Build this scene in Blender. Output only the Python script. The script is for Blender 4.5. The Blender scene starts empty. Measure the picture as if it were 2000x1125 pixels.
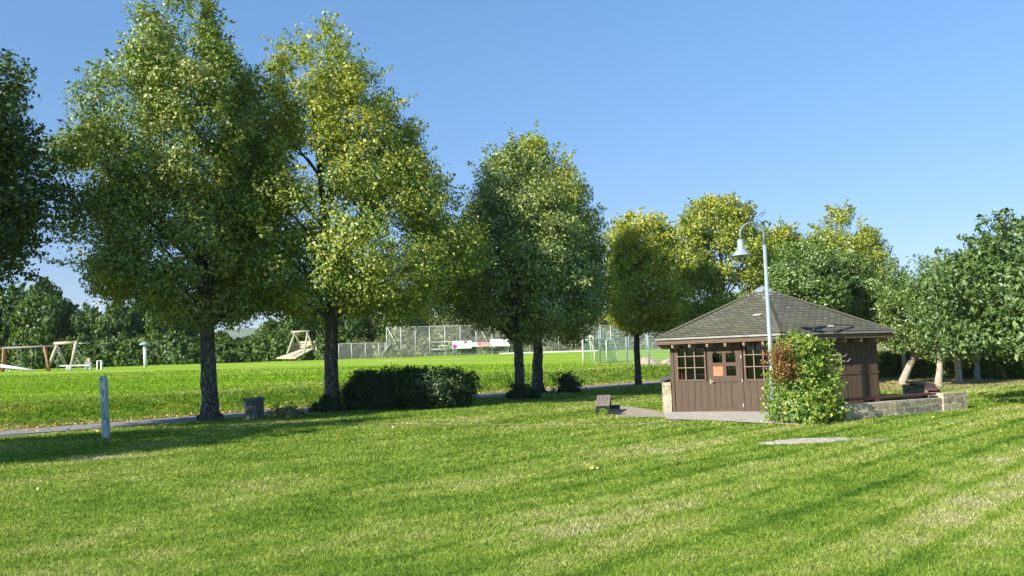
import bpy, bmesh, math, random
import numpy as np
from mathutils import Vector, Matrix
R = math.radians
S = bpy.context.scene
COL = S.collection
rng = np.random.default_rng(7)
random.seed(7)

# ------------------------------------------------------------------ camera
FPX, YH, ROLL, EYE = 1700.0, 696.2, 0.033, 1.972
PITCH = math.atan((YH - 562.5) / FPX)
cam = bpy.data.objects.new('camera', bpy.data.cameras.new('camera'))
COL.objects.link(cam)
cam.data.sensor_width = 36
cam.data.lens = 36 * FPX / 2000
cam.data.clip_end = 20000
cam.data.clip_start = 0.05
CAMROT = Matrix.Rotation(R(90) + PITCH, 4, 'X') @ Matrix.Rotation(-ROLL, 4, 'Z')
cam.matrix_world = Matrix.Translation((0, 0, EYE)) @ CAMROT
S.camera = cam
_ro = CAMROT.to_3x3()

def ray(px, py):
    return _ro @ Vector(((px - 1000) / FPX, -(py - 562.5) / FPX, -1.0))

def at(px, py, Y):                       # survey helper: photo point at distance Y -> world
    d = ray(px, py)
    t = Y / d.y
    return Vector((d.x * t, Y, EYE + d.z * t))

def sstep(t):
    t = np.clip(t, 0, 1)
    return t * t * (3 - 2 * t)

LX, LY, DX, DY = -17.7, 30.0, 0.678, 0.735   # far edge of the asphalt path
def sdist(x, y):
    return (np.asarray(x) - LX) * -DY + (np.asarray(y) - LY) * DX

def hz(x, y):
    x = np.asarray(x, float); y = np.asarray(y, float)
    s = sdist(x, y)
    z = 0.72 * sstep(s / 5.0)
    sf = np.maximum(0.68 * (112 - y), 0.5)
    sp = np.maximum(s - 4.0, 0)
    z = z + 1.62 * sp / (sp + sf)
    z = z - 0.01 * np.maximum(y - 118, 0) * (y < 400) - 2.82 * (y >= 400)
    z = z + 0.28 * (1 - sstep(y / 14.0))
    z = z + 0.025 * (np.sin(x * 0.9 + 1.3) * np.cos(y * 0.7) + np.sin(x * 0.37 - y * 0.51))*sstep((y-6)/6)*(1-sstep((s+8)/4)*(1-sstep((s)/3)))
    return z

def gp(px, py):                          # photo point on the ground
    d = ray(px, py)
    t = 5.0
    for i in range(400):
        p = d * t
        g = float(hz(p.x, p.y)) - EYE
        if p.z < g:
            lo, hi = t / 1.03, t
            for j in range(30):
                m = (lo + hi) / 2
                q = d * m
                if q.z < float(hz(q.x, q.y)) - EYE: hi = m
                else: lo = m
            q = d * lo
            return Vector((q.x, q.y, float(hz(q.x, q.y))))
        t *= 1.03
    return Vector((d.x * 100, 100, 0))

def G(x, y, dz=0.0):
    return Vector((x, y, float(hz(x, y)) + dz))

# ------------------------------------------------------------------ materials
def mat(name, base=(0.5, 0.5, 0.5), rough=0.7, metal=0.0, spec=0.3):
    m = bpy.data.materials.new(name)
    m.use_nodes = True
    b = m.node_tree.nodes['Principled BSDF']
    b.inputs['Base Color'].default_value = (*base, 1)
    b.inputs['Roughness'].default_value = rough
    b.inputs['Metallic'].default_value = metal
    b.inputs['Specular IOR Level'].default_value = spec
    return m

class NT:
    def __init__(s, m):
        s.m = m; s.t = m.node_tree; s.n = s.t.nodes; s.l = s.t.links
        s.b = s.n.get('Principled BSDF')
    def add(s, t, **k):
        n = s.n.new(t)
        for a, v in k.items():
            if a.startswith('i_'): n.inputs[a[2:].replace('_', ' ')].default_value = v
            else: setattr(n, a, v)
        return n
    def link(s, a, b): s.l.new(a, b)
    def noise(s, scale, vec=None, detail=4, rough=0.55, dist=0.0):
        n = s.add('ShaderNodeTexNoise')
        n.inputs['Scale'].default_value = scale; n.inputs['Detail'].default_value = detail
        n.inputs['Roughness'].default_value = rough; n.inputs['Distortion'].default_value = dist
        if vec is not None: s.link(vec, n.inputs['Vector'])
        return n.outputs['Fac']
    def ramp(s, fac, stops, interp='LINEAR'):
        n = s.add('ShaderNodeValToRGB'); e = n.color_ramp.elements
        n.color_ramp.interpolation = interp
        while len(e) < len(stops): e.new(0.5)
        for el, (p, c) in zip(e, stops):
            el.position = p; el.color = (*c, 1) if len(c) == 3 else c
        s.link(fac, n.inputs['Fac'])
        return n.outputs['Color']
    def mix(s, fac, a, b, blend='MIX'):
        n = s.add('ShaderNodeMix', data_type='RGBA', blend_type=blend)
        for sock, v in ((n.inputs[0], fac), (n.inputs[6], a), (n.inputs[7], b)):
            if isinstance(v, (int, float)): sock.default_value = v
            elif isinstance(v, tuple): sock.default_value = (*v, 1) if len(v) == 3 else v
            else: s.link(v, sock)
        return n.outputs[2]
    def math(s, op, a, b=None, c=None, clamp=False):
        n = s.add('ShaderNodeMath', operation=op, use_clamp=clamp)
        for i, v in enumerate((a, b, c)):
            if v is None: continue
            if isinstance(v, (int, float)): n.inputs[i].default_value = v
            else: s.link(v, n.inputs[i])
        return n.outputs[0]
    def pos(s): return s.add('ShaderNodeNewGeometry').outputs['Position']
    def obj(s): return s.add('ShaderNodeTexCoord').outputs['Object']
    def map(s, vec, scale=(1, 1, 1), rot=(0, 0, 0), loc=(0, 0, 0)):
        n = s.add('ShaderNodeMapping')
        n.inputs['Scale'].default_value = scale; n.inputs['Rotation'].default_value = rot
        n.inputs['Location'].default_value = loc
        s.link(vec, n.inputs['Vector'])
        return n.outputs['Vector']
    def bump(s, h, strength=0.3, dist=0.02):
        n = s.add('ShaderNodeBump'); n.inputs['Strength'].default_value = strength
        n.inputs['Distance'].default_value = dist
        s.link(h, n.inputs['Height']); s.link(n.outputs['Normal'], s.b.inputs['Normal'])
    def base(s, c): s.link(c, s.b.inputs['Base Color'])

def noisy(name, c1, c2, scale=8, rough=0.8, stretch=(1, 1, 1), bump=0.3, bdist=0.01, metal=0.0, spec=0.3, c3=None, lo=0.3, hi=0.7):
    m = mat(name, c1, rough, metal, spec); t = NT(m)
    v = t.map(t.obj(), stretch)
    f = t.noise(scale, v, 6, 0.62)
    stops = [(lo, c1), (hi, c2)]
    if c3: stops = [(lo, c1), ((lo + hi) / 2, c2), (hi + 0.05, c3)]
    t.base(t.ramp(f, stops))
    f2 = t.noise(scale * 3, v, 5, 0.6)
    t.bump(f2, bump, bdist)
    return m

def leafmat(name, stops, trans=0.35, tcol=(0.30, 0.42, 0.04), patch=None, patch_scale=0.5, gloss=0.35, pth=(0.5, 0.72), zgrad=None):
    """leaf colour: random per leaf, plus clumps of another leaf tone"""
    m = bpy.data.materials.new(name); m.use_nodes = True
    t = NT(m); t.n.remove(t.b)
    out = t.n['Material Output']
    g = t.add('ShaderNodeNewGeometry')
    c = t.ramp(g.outputs['Random Per Island'], stops)
    if patch:
        f = t.noise(patch_scale, t.obj(), 3, 0.6)
        r2 = t.math('FRACT', t.math('MULTIPLY', g.outputs['Random Per Island'], 37.3))
        f = t.math('ADD', f, t.math('MULTIPLY', t.math('SUBTRACT', r2, 0.5), 0.28))
        if zgrad:
            sx = t.add('ShaderNodeSeparateXYZ'); t.link(t.obj(), sx.inputs[0])
            f = t.math('ADD', f, t.math('MULTIPLY', t.math('SUBTRACT', sx.outputs[2], zgrad[0]), zgrad[1]))
        f = t.ramp(f, [(pth[0], (0, 0, 0)), (pth[1], (1, 1, 1))])
        c = t.mix(f, c, patch)
    d = t.add('ShaderNodeBsdfDiffuse'); t.link(c, d.inputs['Color'])
    tr = t.add('ShaderNodeBsdfTranslucent')
    tc = t.mix(0.6, c, tcol)
    t.link(tc, tr.inputs['Color'])
    mx = t.add('ShaderNodeMixShader'); mx.inputs[0].default_value = trans
    t.link(d.outputs[0], mx.inputs[1]); t.link(tr.outputs[0], mx.inputs[2])
    gl = t.add('ShaderNodeBsdfGlossy'); gl.inputs['Roughness'].default_value = 0.5
    gl.inputs['Color'].default_value = (0.9, 0.95, 1, 1)
    m2 = t.add('ShaderNodeMixShader')
    m2.inputs[0].default_value = 0.10 * gloss
    t.link(mx.outputs[0], m2.inputs[1]); t.link(gl.outputs[0], m2.inputs[2])
    t.link(m2.outputs[0], out.inputs['Surface'])
    return m

def grass_color(t, per_blade=True):
    """turf colour by world position: dry patches, mowing swaths, rough bank"""
    p = t.pos()
    sx = t.add('ShaderNodeSeparateXYZ'); t.link(p, sx.inputs[0])
    X, Y = sx.outputs[0], sx.outputs[1]
    pr = t.map(p, rot=(0, 0, R(43)))           # x across the mowing swaths, y along them
    big = t.noise(0.30, t.map(pr, (1.35, 0.75, 1)), 3, 0.6)
    med = t.noise(1.5, t.map(pr, (1.5, 0.95, 1)), 5, 0.7)
    # mowing swaths run towards the right background
    q = t.math('SUBTRACT', t.math('MULTIPLY', X, 0.73), t.math('MULTIPLY', Y, 0.68))
    q = t.math('ADD', q, t.math('MULTIPLY', big, 0.28))
    st = t.math('MULTIPLY', t.math('POWER', t.math('MAXIMUM', t.math('SINE', t.math('MULTIPLY', q, 6.6)), 0.0), 3.0), -1.5)
    st = t.math('ADD', st, 0.35)
    st2 = t.math('SINE', t.math('ADD', t.math('MULTIPLY', q, 1.9), 1.0))
    right = t.math('MULTIPLY', t.math('ADD', t.math('DIVIDE', X, 8.0), 0.45), 1.0, clamp=True)
    st = t.math('MULTIPLY', t.math('ADD', st, t.math('MULTIPLY', st2, 0.5)), t.math('ADD', t.math('MULTIPLY', right, 0.075), 0.010))
    dry = t.math('ADD', t.math('ADD', t.math('MULTIPLY', big, 0.50), t.math('MULTIPLY', med, 0.42)), t.math('ADD', st, 0.052))
    e1 = t.math('POWER', t.math('DIVIDE', t.math('ADD', X, 9.1), 1.35), 2.0); e2 = t.math('POWER', t.math('DIVIDE', t.math('SUBTRACT', Y, 20.0), 0.42), 2.0)
    worn = t.math('SUBTRACT', 1.0, t.math('ADD', e1, e2), clamp=True)
    dry = t.math('ADD', dry, t.math('MULTIPLY', worn, 0.20))
    c = t.ramp(dry, [(0.34, (0.092, 0.192, 0.022)), (0.44, (0.165, 0.275, 0.034)), (0.52, (0.250, 0.355, 0.052)), (0.60, (0.355, 0.415, 0.105)), (0.70, (0.48, 0.47, 0.23))])
    # upper playing field: yellower green with faint dry bands
    far = t.math('MULTIPLY', t.math('SUBTRACT', t.math('ADD', t.math('MULTIPLY', t.math('SUBTRACT', X, LX), -DY), t.math('MULTIPLY', t.math('SUBTRACT', Y, LY), DX)), 5.0), 0.25, clamp=True)
    band = t.noise(0.22, t.map(p, (0.16, 1.5, 1)), 4, 0.6)
    cf = t.ramp(band, [(0.38, (0.21, 0.37, 0.025)), (0.52, (0.26, 0.42, 0.035)), (0.61, (0.35, 0.45, 0.07)), (0.70, (0.50, 0.47, 0.19))])
    c = t.mix(far, c, cf)
    # rough bank between the path and the field
    sd = t.math('ADD', t.math('MULTIPLY', t.math('SUBTRACT', X, LX), -DY), t.math('MULTIPLY', t.math('SUBTRACT', Y, LY), DX))
    bk = t.math('SUBTRACT', 1.0, t.math('ABSOLUTE', t.math('MULTIPLY', t.math('SUBTRACT', sd, 2.6), 0.36)), clamp=True)
    bn = t.noise(1.1, p, 5, 0.7)
    cb = t.ramp(bn, [(0.34, (0.055, 0.17, 0.012)), (0.5, (0.12, 0.26, 0.018)), (0.6, (0.27, 0.36, 0.03)), (0.7, (0.36, 0.28, 0.08))])
    c = t.mix(t.math('MULTIPLY', bk, 0.85), c, cb)
    # dry strip under the orchard hedge
    ox = t.math('MULTIPLY', t.math('SUBTRACT', X, 13.0), 0.5, clamp=True)
    oy = t.math('SUBTRACT', 1.0, t.math('ABSOLUTE', t.math('DIVIDE', t.math('SUBTRACT', Y, 43.5), 8.5)), clamp=True)
    oy = t.math('MULTIPLY', t.math('MULTIPLY', oy, 2.2, clamp=True), ox)
    c = t.mix(t.math('MULTIPLY', oy, 0.8), c, t.ramp(bn, [(0.35, (0.30, 0.27, 0.10)), (0.65, (0.50, 0.42, 0.22))]))
    return c

def make_grass():
    m = bpy.data.materials.new('grass_blades'); m.use_nodes = True
    t = NT(m); t.n.remove(t.b); out = t.n['Material Output']
    c = grass_color(t)
    g = t.add('ShaderNodeNewGeometry')
    rv = t.ramp(g.outputs['Random Per Island'], [(0.0, (0.25, 0.34, 0.25)), (0.4, (0.85, 0.88, 0.85)), (0.8, (1.4, 1.28, 1.5)), (1.0, (1.9, 1.65, 2.8))])
    c = t.mix(1.0, c, rv, 'MULTIPLY')
    d = t.add('ShaderNodeBsdfDiffuse'); t.link(c, d.inputs['Color'])
    tr = t.add('ShaderNodeBsdfTranslucent'); t.link(c, tr.inputs['Color'])
    mx = t.add('ShaderNodeMixShader'); mx.inputs[0].default_value = 0.4
    t.link(d.outputs[0], mx.inputs[1]); t.link(tr.outputs[0], mx.inputs[2])
    t.link(mx.outputs[0], out.inputs['Surface'])
    return m

def make_turf():
    m = mat('turf', rough=0.95, spec=0.05); t = NT(m)
    c = grass_color(t)
    fine = t.noise(38, t.map(t.pos(), (1, 0.7, 1)), 5, 0.75)
    c = t.mix(1.0, c, t.ramp(fine, [(0.3, (0.45, 0.5, 0.4)), (0.5, (0.9, 0.9, 0.9)), (0.72, (1.4, 1.3, 1.3))]), 'MULTIPLY')
    t.base(c)
    t.bump(t.noise(9, t.pos(), 6, 0.8), 0.5, 0.06)
    return m

M = {}
M['grass'] = make_grass(); M['turf'] = make_turf()
M['asphalt'] = noisy('asphalt', (0.19, 0.18, 0.175), (0.29, 0.275, 0.265), 14, 0.9, bump=0.4, bdist=0.004)
M['concrete'] = noisy('worn_concrete', (0.30, 0.28, 0.23), (0.50, 0.47, 0.41), 3.5, 0.9, bump=0.3, bdist=0.006)
M['soil'] = noisy('dry_soil', (0.20, 0.16, 0.10), (0.42, 0.35, 0.25), 6, 0.95, bump=0.5, bdist=0.01)
M['sand'] = noisy('sand_heap', (0.42, 0.30, 0.21), (0.66, 0.51, 0.40), 3, 0.95, bump=0.6, bdist=0.05)
M['bark'] = noisy('lime_bark', (0.035, 0.032, 0.026), (0.10, 0.095, 0.078), 7, 0.9, (2.0, 2.0, 0.9), 1.0, 0.03, c3=(0.36, 0.37, 0.31), lo=0.38, hi=0.70)
M['bark_dark'] = noisy('dark_bark', (0.03, 0.026, 0.02), (0.10, 0.085, 0.065), 6, 0.9, (2, 2, 0.5), 0.7, 0.02)
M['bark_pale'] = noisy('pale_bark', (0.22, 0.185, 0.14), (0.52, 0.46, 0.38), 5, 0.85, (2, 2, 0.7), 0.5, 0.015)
M['wood'] = noisy('brown_stained_boards', (0.068, 0.044, 0.030), (0.115, 0.080, 0.056), 5, 0.62, (6, 6, 0.5), 0.35, 0.004, lo=0.25, hi=0.75)
M['wood_dark'] = noisy('side_boards', (0.080, 0.052, 0.037), (0.135, 0.092, 0.068), 5, 0.65, (6, 6, 0.5), 0.35, 0.004, lo=0.25, hi=0.75)
M['fascia'] = noisy('fascia_board', (0.10, 0.066, 0.046), (0.16, 0.108, 0.078), 4, 0.6, (1, 1, 5), 0.25, 0.003)
M['tail'] = noisy('rafter_tail_paint', (0.24, 0.165, 0.12), (0.34, 0.25, 0.195), 9, 0.7)
M['gutter'] = noisy('zinc_gutter', (0.26, 0.25, 0.24), (0.40, 0.38, 0.36), 4, 0.5, metal=0.35)
M['zinc'] = noisy('zinc_cap', (0.42, 0.46, 0.50), (0.66, 0.70, 0.74), 6, 0.38, metal=0.6)
M['orange_board'] = noisy('orange_board', (0.42, 0.16, 0.075), (0.52, 0.22, 0.11), 5, 0.7)
M['pole'] = noisy('grey_blue_lamp_paint', (0.24, 0.31, 0.33), (0.33, 0.41, 0.43), 5, 0.45, (1, 1, 0.3), 0.1, 0.002, metal=0.1)
M['pole_dark'] = noisy('dull_grey_arm', (0.15, 0.19, 0.21), (0.21, 0.26, 0.28), 5, 0.45, metal=0.2)
M['bulb'] = mat('amber_glass', (0.25, 0.20, 0.06), 0.25)
M['slate'] = noisy('slate_cap', (0.07, 0.08, 0.085), (0.13, 0.145, 0.15), 6, 0.6)
M['rail'] = noisy('red_brown_plank', (0.065, 0.022, 0.020), (0.115, 0.045, 0.038), 5, 0.45, (1, 1, 6), 0.2, 0.003)
M['post_paint'] = noisy('peeling_blue_grey', (0.16, 0.23, 0.24), (0.40, 0.50, 0.50), 7, 0.8, (3, 3, 0.5), 0.7, 0.008, c3=(0.62, 0.66, 0.60), lo=0.33, hi=0.62)
M['grey_wood'] = noisy('weathered_grey_slats', (0.065, 0.07, 0.065), (0.17, 0.18, 0.165), 6, 0.85, (5, 5, 0.6), 0.5, 0.006)
M['bench_wood'] = noisy('bench_slats', (0.20, 0.165, 0.14), (0.31, 0.265, 0.23), 6, 0.75, (5, 0.6, 5), 0.4, 0.004)
M['iron'] = noisy('dark_iron', (0.02, 0.022, 0.024), (0.05, 0.055, 0.06), 7, 0.55, metal=0.3)
M['log'] = noisy('pale_logs', (0.36, 0.30, 0.20), (0.58, 0.51, 0.38), 4, 0.8, (1, 1, 1))
M['log_brown'] = noisy('brown_logs', (0.22, 0.11, 0.055), (0.36, 0.20, 0.11), 4, 0.8)
M['beam_grey'] = noisy('grey_beam', (0.20, 0.18, 0.16), (0.32, 0.29, 0.26), 4, 0.7)
M['white'] = noisy('white_paint', (0.66, 0.67, 0.66), (0.82, 0.83, 0.82), 4, 0.5, bump=0.05)
M['chain'] = mat('chain_steel', (0.20, 0.22, 0.20), 0.5, 0.5)
M['galv'] = noisy('galvanised_post', (0.42, 0.44, 0.43), (0.60, 0.62, 0.60), 5, 0.5, metal=0.2)
M['galv_blue'] = noisy('blue_grey_post', (0.20, 0.26, 0.30), (0.30, 0.37, 0.42), 5, 0.5, metal=0.2)
M['pink'] = mat('pink_print', (0.72, 0.13, 0.30), 0.6)
M['palepink'] = mat('pale_pink_print', (0.80, 0.60, 0.64), 0.6)
M['coral'] = mat('coral_print', (0.80, 0.22, 0.22), 0.6)
M['purple'] = noisy('purple_print', (0.20, 0.01, 0.20), (0.50, 0.08, 0.48), 9, 0.6)
M['greyprint'] = mat('grey_print', (0.45, 0.45, 0.47), 0.6)
M['red'] = mat('red_glaze', (0.62, 0.03, 0.06), 0.35)
M['interior'] = mat('dark_interior', (0.03, 0.028, 0.025), 0.9)
M['turbine'] = mat('turbine_white', (0.8, 0.8, 0.8), 0.4)
M['pinkflower'] = mat('coral_petals', (0.80, 0.18, 0.13), 0.6)
M['deadtwig'] = noisy('bare_twigs', (0.36, 0.28, 0.20), (0.58, 0.48, 0.38), 8, 0.8)
M['brass'] = mat('brass_plate', (0.50, 0.36, 0.14), 0.4, 0.7)
M['handle'] = mat('white_metal_handle', (0.72, 0.72, 0.72), 0.3, 0.5)

# glass
m = bpy.data.materials.new('window_glass'); m.use_nodes = True; t = NT(m); t.n.remove(t.b)
tp = t.add('ShaderNodeBsdfTransparent'); tp.inputs['Color'].default_value = (0.55, 0.6, 0.58, 1)
gl = t.add('ShaderNodeBsdfGlossy'); gl.inputs['Roughness'].default_value = 0.03
fr = t.add('ShaderNodeFresnel'); fr.inputs['IOR'].default_value = 1.5
mx = t.add('ShaderNodeMixShader'); t.link(fr.outputs[0], mx.inputs[0]); t.link(tp.outputs[0], mx.inputs[1]); t.link(gl.outputs[0], mx.inputs[2])
t.link(mx.outputs[0], t.n['Material Output'].inputs['Surface']); M['glass'] = m

# wire netting: a real grid of wires, seen through between them
def netmat(name, col, scale, thick, hor=1.0):
    m = bpy.data.materials.new(name); m.use_nodes = True; t = NT(m); t.n.remove(t.b)
    uv = t.add('ShaderNodeUVMap').outputs[0]
    sx = t.add('ShaderNodeSeparateXYZ'); t.link(uv, sx.inputs[0])
    a = t.math('LESS_THAN', t.math('FRACT', t.math('MULTIPLY', sx.outputs[0], scale)), thick)
    b = t.math('LESS_THAN', t.math('FRACT', t.math('MULTIPLY', sx.outputs[1], scale * hor)), thick)
    f = t.math('MAXIMUM', a, b)
    d = t.add('ShaderNodeBsdfDiffuse'); d.inputs['Color'].default_value = (*col, 1)
    tp = t.add('ShaderNodeBsdfTransparent')
    mx = t.add('ShaderNodeMixShader'); t.link(f, mx.inputs[0]); t.link(tp.outputs[0], mx.inputs[1]); t.link(d.outputs[0], mx.inputs[2])
    t.link(mx.outputs[0], t.n['Material Output'].inputs['Surface'])
    return m
M['net_grey'] = netmat('wire_netting', (0.42, 0.45, 0.43), 14, 0.10)
M['net_bar'] = netmat('bar_mesh', (0.20, 0.27, 0.29), 6, 0.10, 0.7)
M['net_green'] = netmat('green_goal_net', (0.10, 0.30, 0.18), 7, 0.13)

# rubble stone masonry
def stonemat(name, c1, c2, c3, sc):
    m = mat(name, rough=0.9, spec=0.15); t = NT(m)
    uv = t.add('ShaderNodeUVMap').outputs[0]
    w = t.add('ShaderNodeTexNoise'); w.inputs['Scale'].default_value = 3.0; t.link(uv, w.inputs['Vector'])
    mv = t.add('ShaderNodeMix', data_type='VECTOR'); mv.inputs[0].default_value = 0.22
    t.link(uv, mv.inputs[4]); t.link(w.outputs['Color'], mv.inputs[5])
    br = t.add('ShaderNodeTexBrick'); t.link(mv.outputs[1], br.inputs['Vector'])
    br.offset = 0.43; br.squash = 0.7; br.squash_frequency = 3
    br.inputs['Scale'].default_value = sc
    br.inputs['Mortar Size'].default_value = 0.034; br.inputs['Mortar Smooth'].default_value = 0.4
    br.inputs['Brick Width'].default_value = 0.62; br.inputs['Row Height'].default_value = 0.27
    br.inputs['Color1'].default_value = (*c1, 1); br.inputs['Color2'].default_value = (*c2, 1)
    br.inputs['Mortar'].default_value = (*c3, 1)
    n = t.noise(14, t.obj(), 6, 0.7)
    n3 = t.noise(3.1, t.obj(), 3, 0.6)
    c = t.mix(1.0, br.outputs['Color'], t.ramp(n, [(0.3, (0.5, 0.48, 0.45)), (0.55, (1, 1, 1)), (0.75, (1.3, 1.27, 1.2))]), 'MULTIPLY')
    c = t.mix(1.0, c, t.ramp(n3, [(0.35, (0.75, 0.7, 0.6)), (0.6, (1.05, 1.05, 1.05))]), 'MULTIPLY')
    t.base(c)
    h = t.math('ADD', t.math('MULTIPLY', br.outputs['Fac'], -1.0), t.math('MULTIPLY', n, 0.8))
    t.bump(h, 0.8, 0.03)
    return m
M['stone'] = stonemat('sandstone_masonry', (0.62, 0.52, 0.38), (0.38, 0.32, 0.25), (0.78, 0.73, 0.62), 1.9)
M['stone_pale'] = stonemat('pale_masonry', (0.56, 0.50, 0.38), (0.46, 0.40, 0.30), (0.62, 0.57, 0.47), 2.4)

# asphalt shingles
m = mat('roof_shingles', rough=0.9, spec=0.15); t = NT(m)
uv = t.add('ShaderNodeUVMap').outputs[0]
br = t.add('ShaderNodeTexBrick'); t.link(uv, br.inputs['Vector'])
br.offset = 0.5; br.inputs['Scale'].default_value = 1.0
br.inputs['Brick Width'].default_value = 0.25; br.inputs['Row Height'].default_value = 0.125
br.inputs['Mortar Size'].default_value = 0.010; br.inputs['Mortar Smooth'].default_value = 0.2
br.inputs['Color1'].default_value = (0.098, 0.095, 0.072, 1); br.inputs['Color2'].default_value = (0.150, 0.146, 0.115, 1)
br.inputs['Mortar'].default_value = (0.018, 0.018, 0.015, 1)
n = t.noise(1.6, t.obj(), 5, 0.65); n2 = t.noise(60, t.obj(), 3, 0.7)
c = t.mix(t.ramp(n, [(0.45, (0, 0, 0)), (0.68, (1, 1, 1))]), br.outputs['Color'], t.mix(1.0, br.outputs['Color'], (0.95, 1.08, 0.80), 'MULTIPLY'))
c = t.mix(1.0, c, t.ramp(n2, [(0.3, (0.6, 0.6, 0.6)), (0.7, (1.5, 1.5, 1.5))]), 'MULTIPLY')
t.base(c)
t.bump(t.math('ADD', t.math('MULTIPLY', br.outputs['Fac'], -1.0), t.math('MULTIPLY', n2, 0.4)), 0.6, 0.012)
M['shingle'] = m

# block paving
m = mat('block_paving', rough=0.9, spec=0.1); t = NT(m)
br = t.add('ShaderNodeTexBrick'); t.link(t.map(t.pos(), rot=(0, 0, 0.5)), br.inputs['Vector'])
br.inputs['Scale'].default_value = 1.0; br.inputs['Brick Width'].default_value = 0.22; br.inputs['Row Height'].default_value = 0.14
br.inputs['Mortar Size'].default_value = 0.012
br.inputs['Color1'].default_value = (0.36, 0.31, 0.26, 1); br.inputs['Color2'].default_value = (0.45, 0.40, 0.35, 1); br.inputs['Mortar'].default_value = (0.15, 0.15, 0.08, 1)
t.base(t.mix(1.0, br.outputs['Color'], t.ramp(t.noise(3, t.pos(), 5, 0.7), [(0.3, (0.7, 0.7, 0.7)), (0.7, (1.2, 1.2, 1.2))]), 'MULTIPLY'))
t.bump(br.outputs['Fac'], -0.5, 0.01)
M['pavers'] = m

# leaves
OL = (0.045, 0.085, 0.012)
M['leaf_lime'] = leafmat('lime_leaves', [(0, (0.053, 0.108, 0.014)), (0.4, (0.122, 0.196, 0.023)), (0.75, (0.233, 0.316, 0.048)), (0.95, (0.385, 0.459, 0.102)), (1, (0.443, 0.323, 0.084))], 0.24, (0.303, 0.459, 0.023), (0.32, 0.33, 0.04), 0.55, 0.5, (0.48, 0.74))
M['leaf_yellow'] = leafmat('yellowing_lime_leaves', [(0, (0.062, 0.138, 0.014)), (0.4, (0.150, 0.225, 0.022)), (0.75, (0.285, 0.350, 0.038)), (0.95, (0.450, 0.512, 0.085)), (1, (0.525, 0.359, 0.073))], 0.27, (0.350, 0.526, 0.024), (0.41, 0.40, 0.036), 0.45, 0.4, (0.49, 0.75), (6, 0.016))
M['leaf_gold'] = leafmat('golden_lime_leaves', [(0, (0.096, 0.179, 0.014)), (0.4, (0.23, 0.285, 0.023)), (0.8, (0.410, 0.472, 0.041)), (1, (0.614, 0.586, 0.070))], 0.27, (0.464, 0.601, 0.023), (0.50, 0.48, 0.04), 0.5, 0.4, (0.48, 0.74), (5, 0.02))
M['leaf_grey'] = leafmat('grey_green_lime_leaves', [(0, (0.059, 0.107, 0.017)), (0.4, (0.138, 0.206, 0.037)), (0.75, (0.275, 0.354, 0.084)), (1, (0.496, 0.567, 0.189))], 0.22, (0.261, 0.397, 0.032), (0.339, 0.397, 0.052), 0.6, 0.6, (0.5, 0.78))
M['leaf_apple'] = leafmat('apple_leaves', [(0, (0.041, 0.087, 0.011)), (0.45, (0.092, 0.173, 0.020)), (0.85, (0.180, 0.284, 0.042)), (1, (0.358, 0.439, 0.120))], 0.22, (0.208, 0.370, 0.018), (0.173, 0.254, 0.046), 0.8, 0.7, (0.5, 0.75))
M['leaf_dark'] = leafmat('dark_lime_leaves', [(0, (0.022, 0.045, 0.009)), (0.45, (0.050, 0.092, 0.015)), (0.85, (0.095, 0.150, 0.025)), (1, (0.22, 0.26, 0.06))], 0.22, (0.16, 0.26, 0.02))  # darker leaf tones for the lime at the left edge
M['leaf_big'] = leafmat('broad_silvery_leaves', [(0, (0.030, 0.068, 0.014)), (0.5, (0.075, 0.135, 0.028)), (0.85, (0.16, 0.23, 0.065)), (1, (0.27, 0.37, 0.11))], 0.2, (0.18, 0.30, 0.03), (0.14, 0.22, 0.045), 0.9, 0.4, (0.5, 0.75))
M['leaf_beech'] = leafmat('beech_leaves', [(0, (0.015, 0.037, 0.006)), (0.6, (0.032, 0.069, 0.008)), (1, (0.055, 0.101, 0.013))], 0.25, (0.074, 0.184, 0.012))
M['leaf_bg'] = leafmat('wood_edge_leaves', [(0, (0.022, 0.057, 0.009)), (0.5, (0.057, 0.120, 0.013)), (0.9, (0.120, 0.195, 0.020)), (1, (0.189, 0.239, 0.027))], 0.3, (0.202, 0.378, 0.017), (0.126, 0.189, 0.017), 0.22, 0.3, (0.5, 0.68))
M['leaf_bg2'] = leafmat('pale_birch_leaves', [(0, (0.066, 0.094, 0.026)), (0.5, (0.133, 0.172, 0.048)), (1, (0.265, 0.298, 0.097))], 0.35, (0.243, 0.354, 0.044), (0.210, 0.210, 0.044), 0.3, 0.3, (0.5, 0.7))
M['leaf_hedge'] = leafmat('hedge_leaves', [(0, (0.042, 0.084, 0.011)), (0.5, (0.091, 0.168, 0.016)), (0.9, (0.210, 0.280, 0.028)), (1, (0.378, 0.364, 0.056))], 0.3, (0.280, 0.448, 0.022))
M['leaf_shrub'] = leafmat('shrub_leaves', [(0, (0.062, 0.150, 0.015)), (0.5, (0.150, 0.275, 0.025)), (0.85, (0.312, 0.425, 0.050)), (1, (0.550, 0.525, 0.120))], 0.35, (0.375, 0.562, 0.030), (0.325, 0.375, 0.050), 1.6, 0.5, (0.5, 0.7))
M['leaf_red'] = leafmat('barberry_leaves', [(0, (0.10, 0.035, 0.02)), (0.4, (0.28, 0.10, 0.04)), (0.65, (0.38, 0.21, 0.07)), (0.8, (0.26, 0.28, 0.06)), (1, (0.18, 0.30, 0.05))], 0.35, (0.5, 0.15, 0.03))
M['leaf_litter'] = leafmat('fallen_leaf', [(0, (0.26, 0.14, 0.04)), (0.4, (0.46, 0.32, 0.08)), (0.8, (0.62, 0.48, 0.14)), (1, (0.68, 0.60, 0.36))], 0.1, (0.5, 0.3, 0.05), gloss=0.2)
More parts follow.
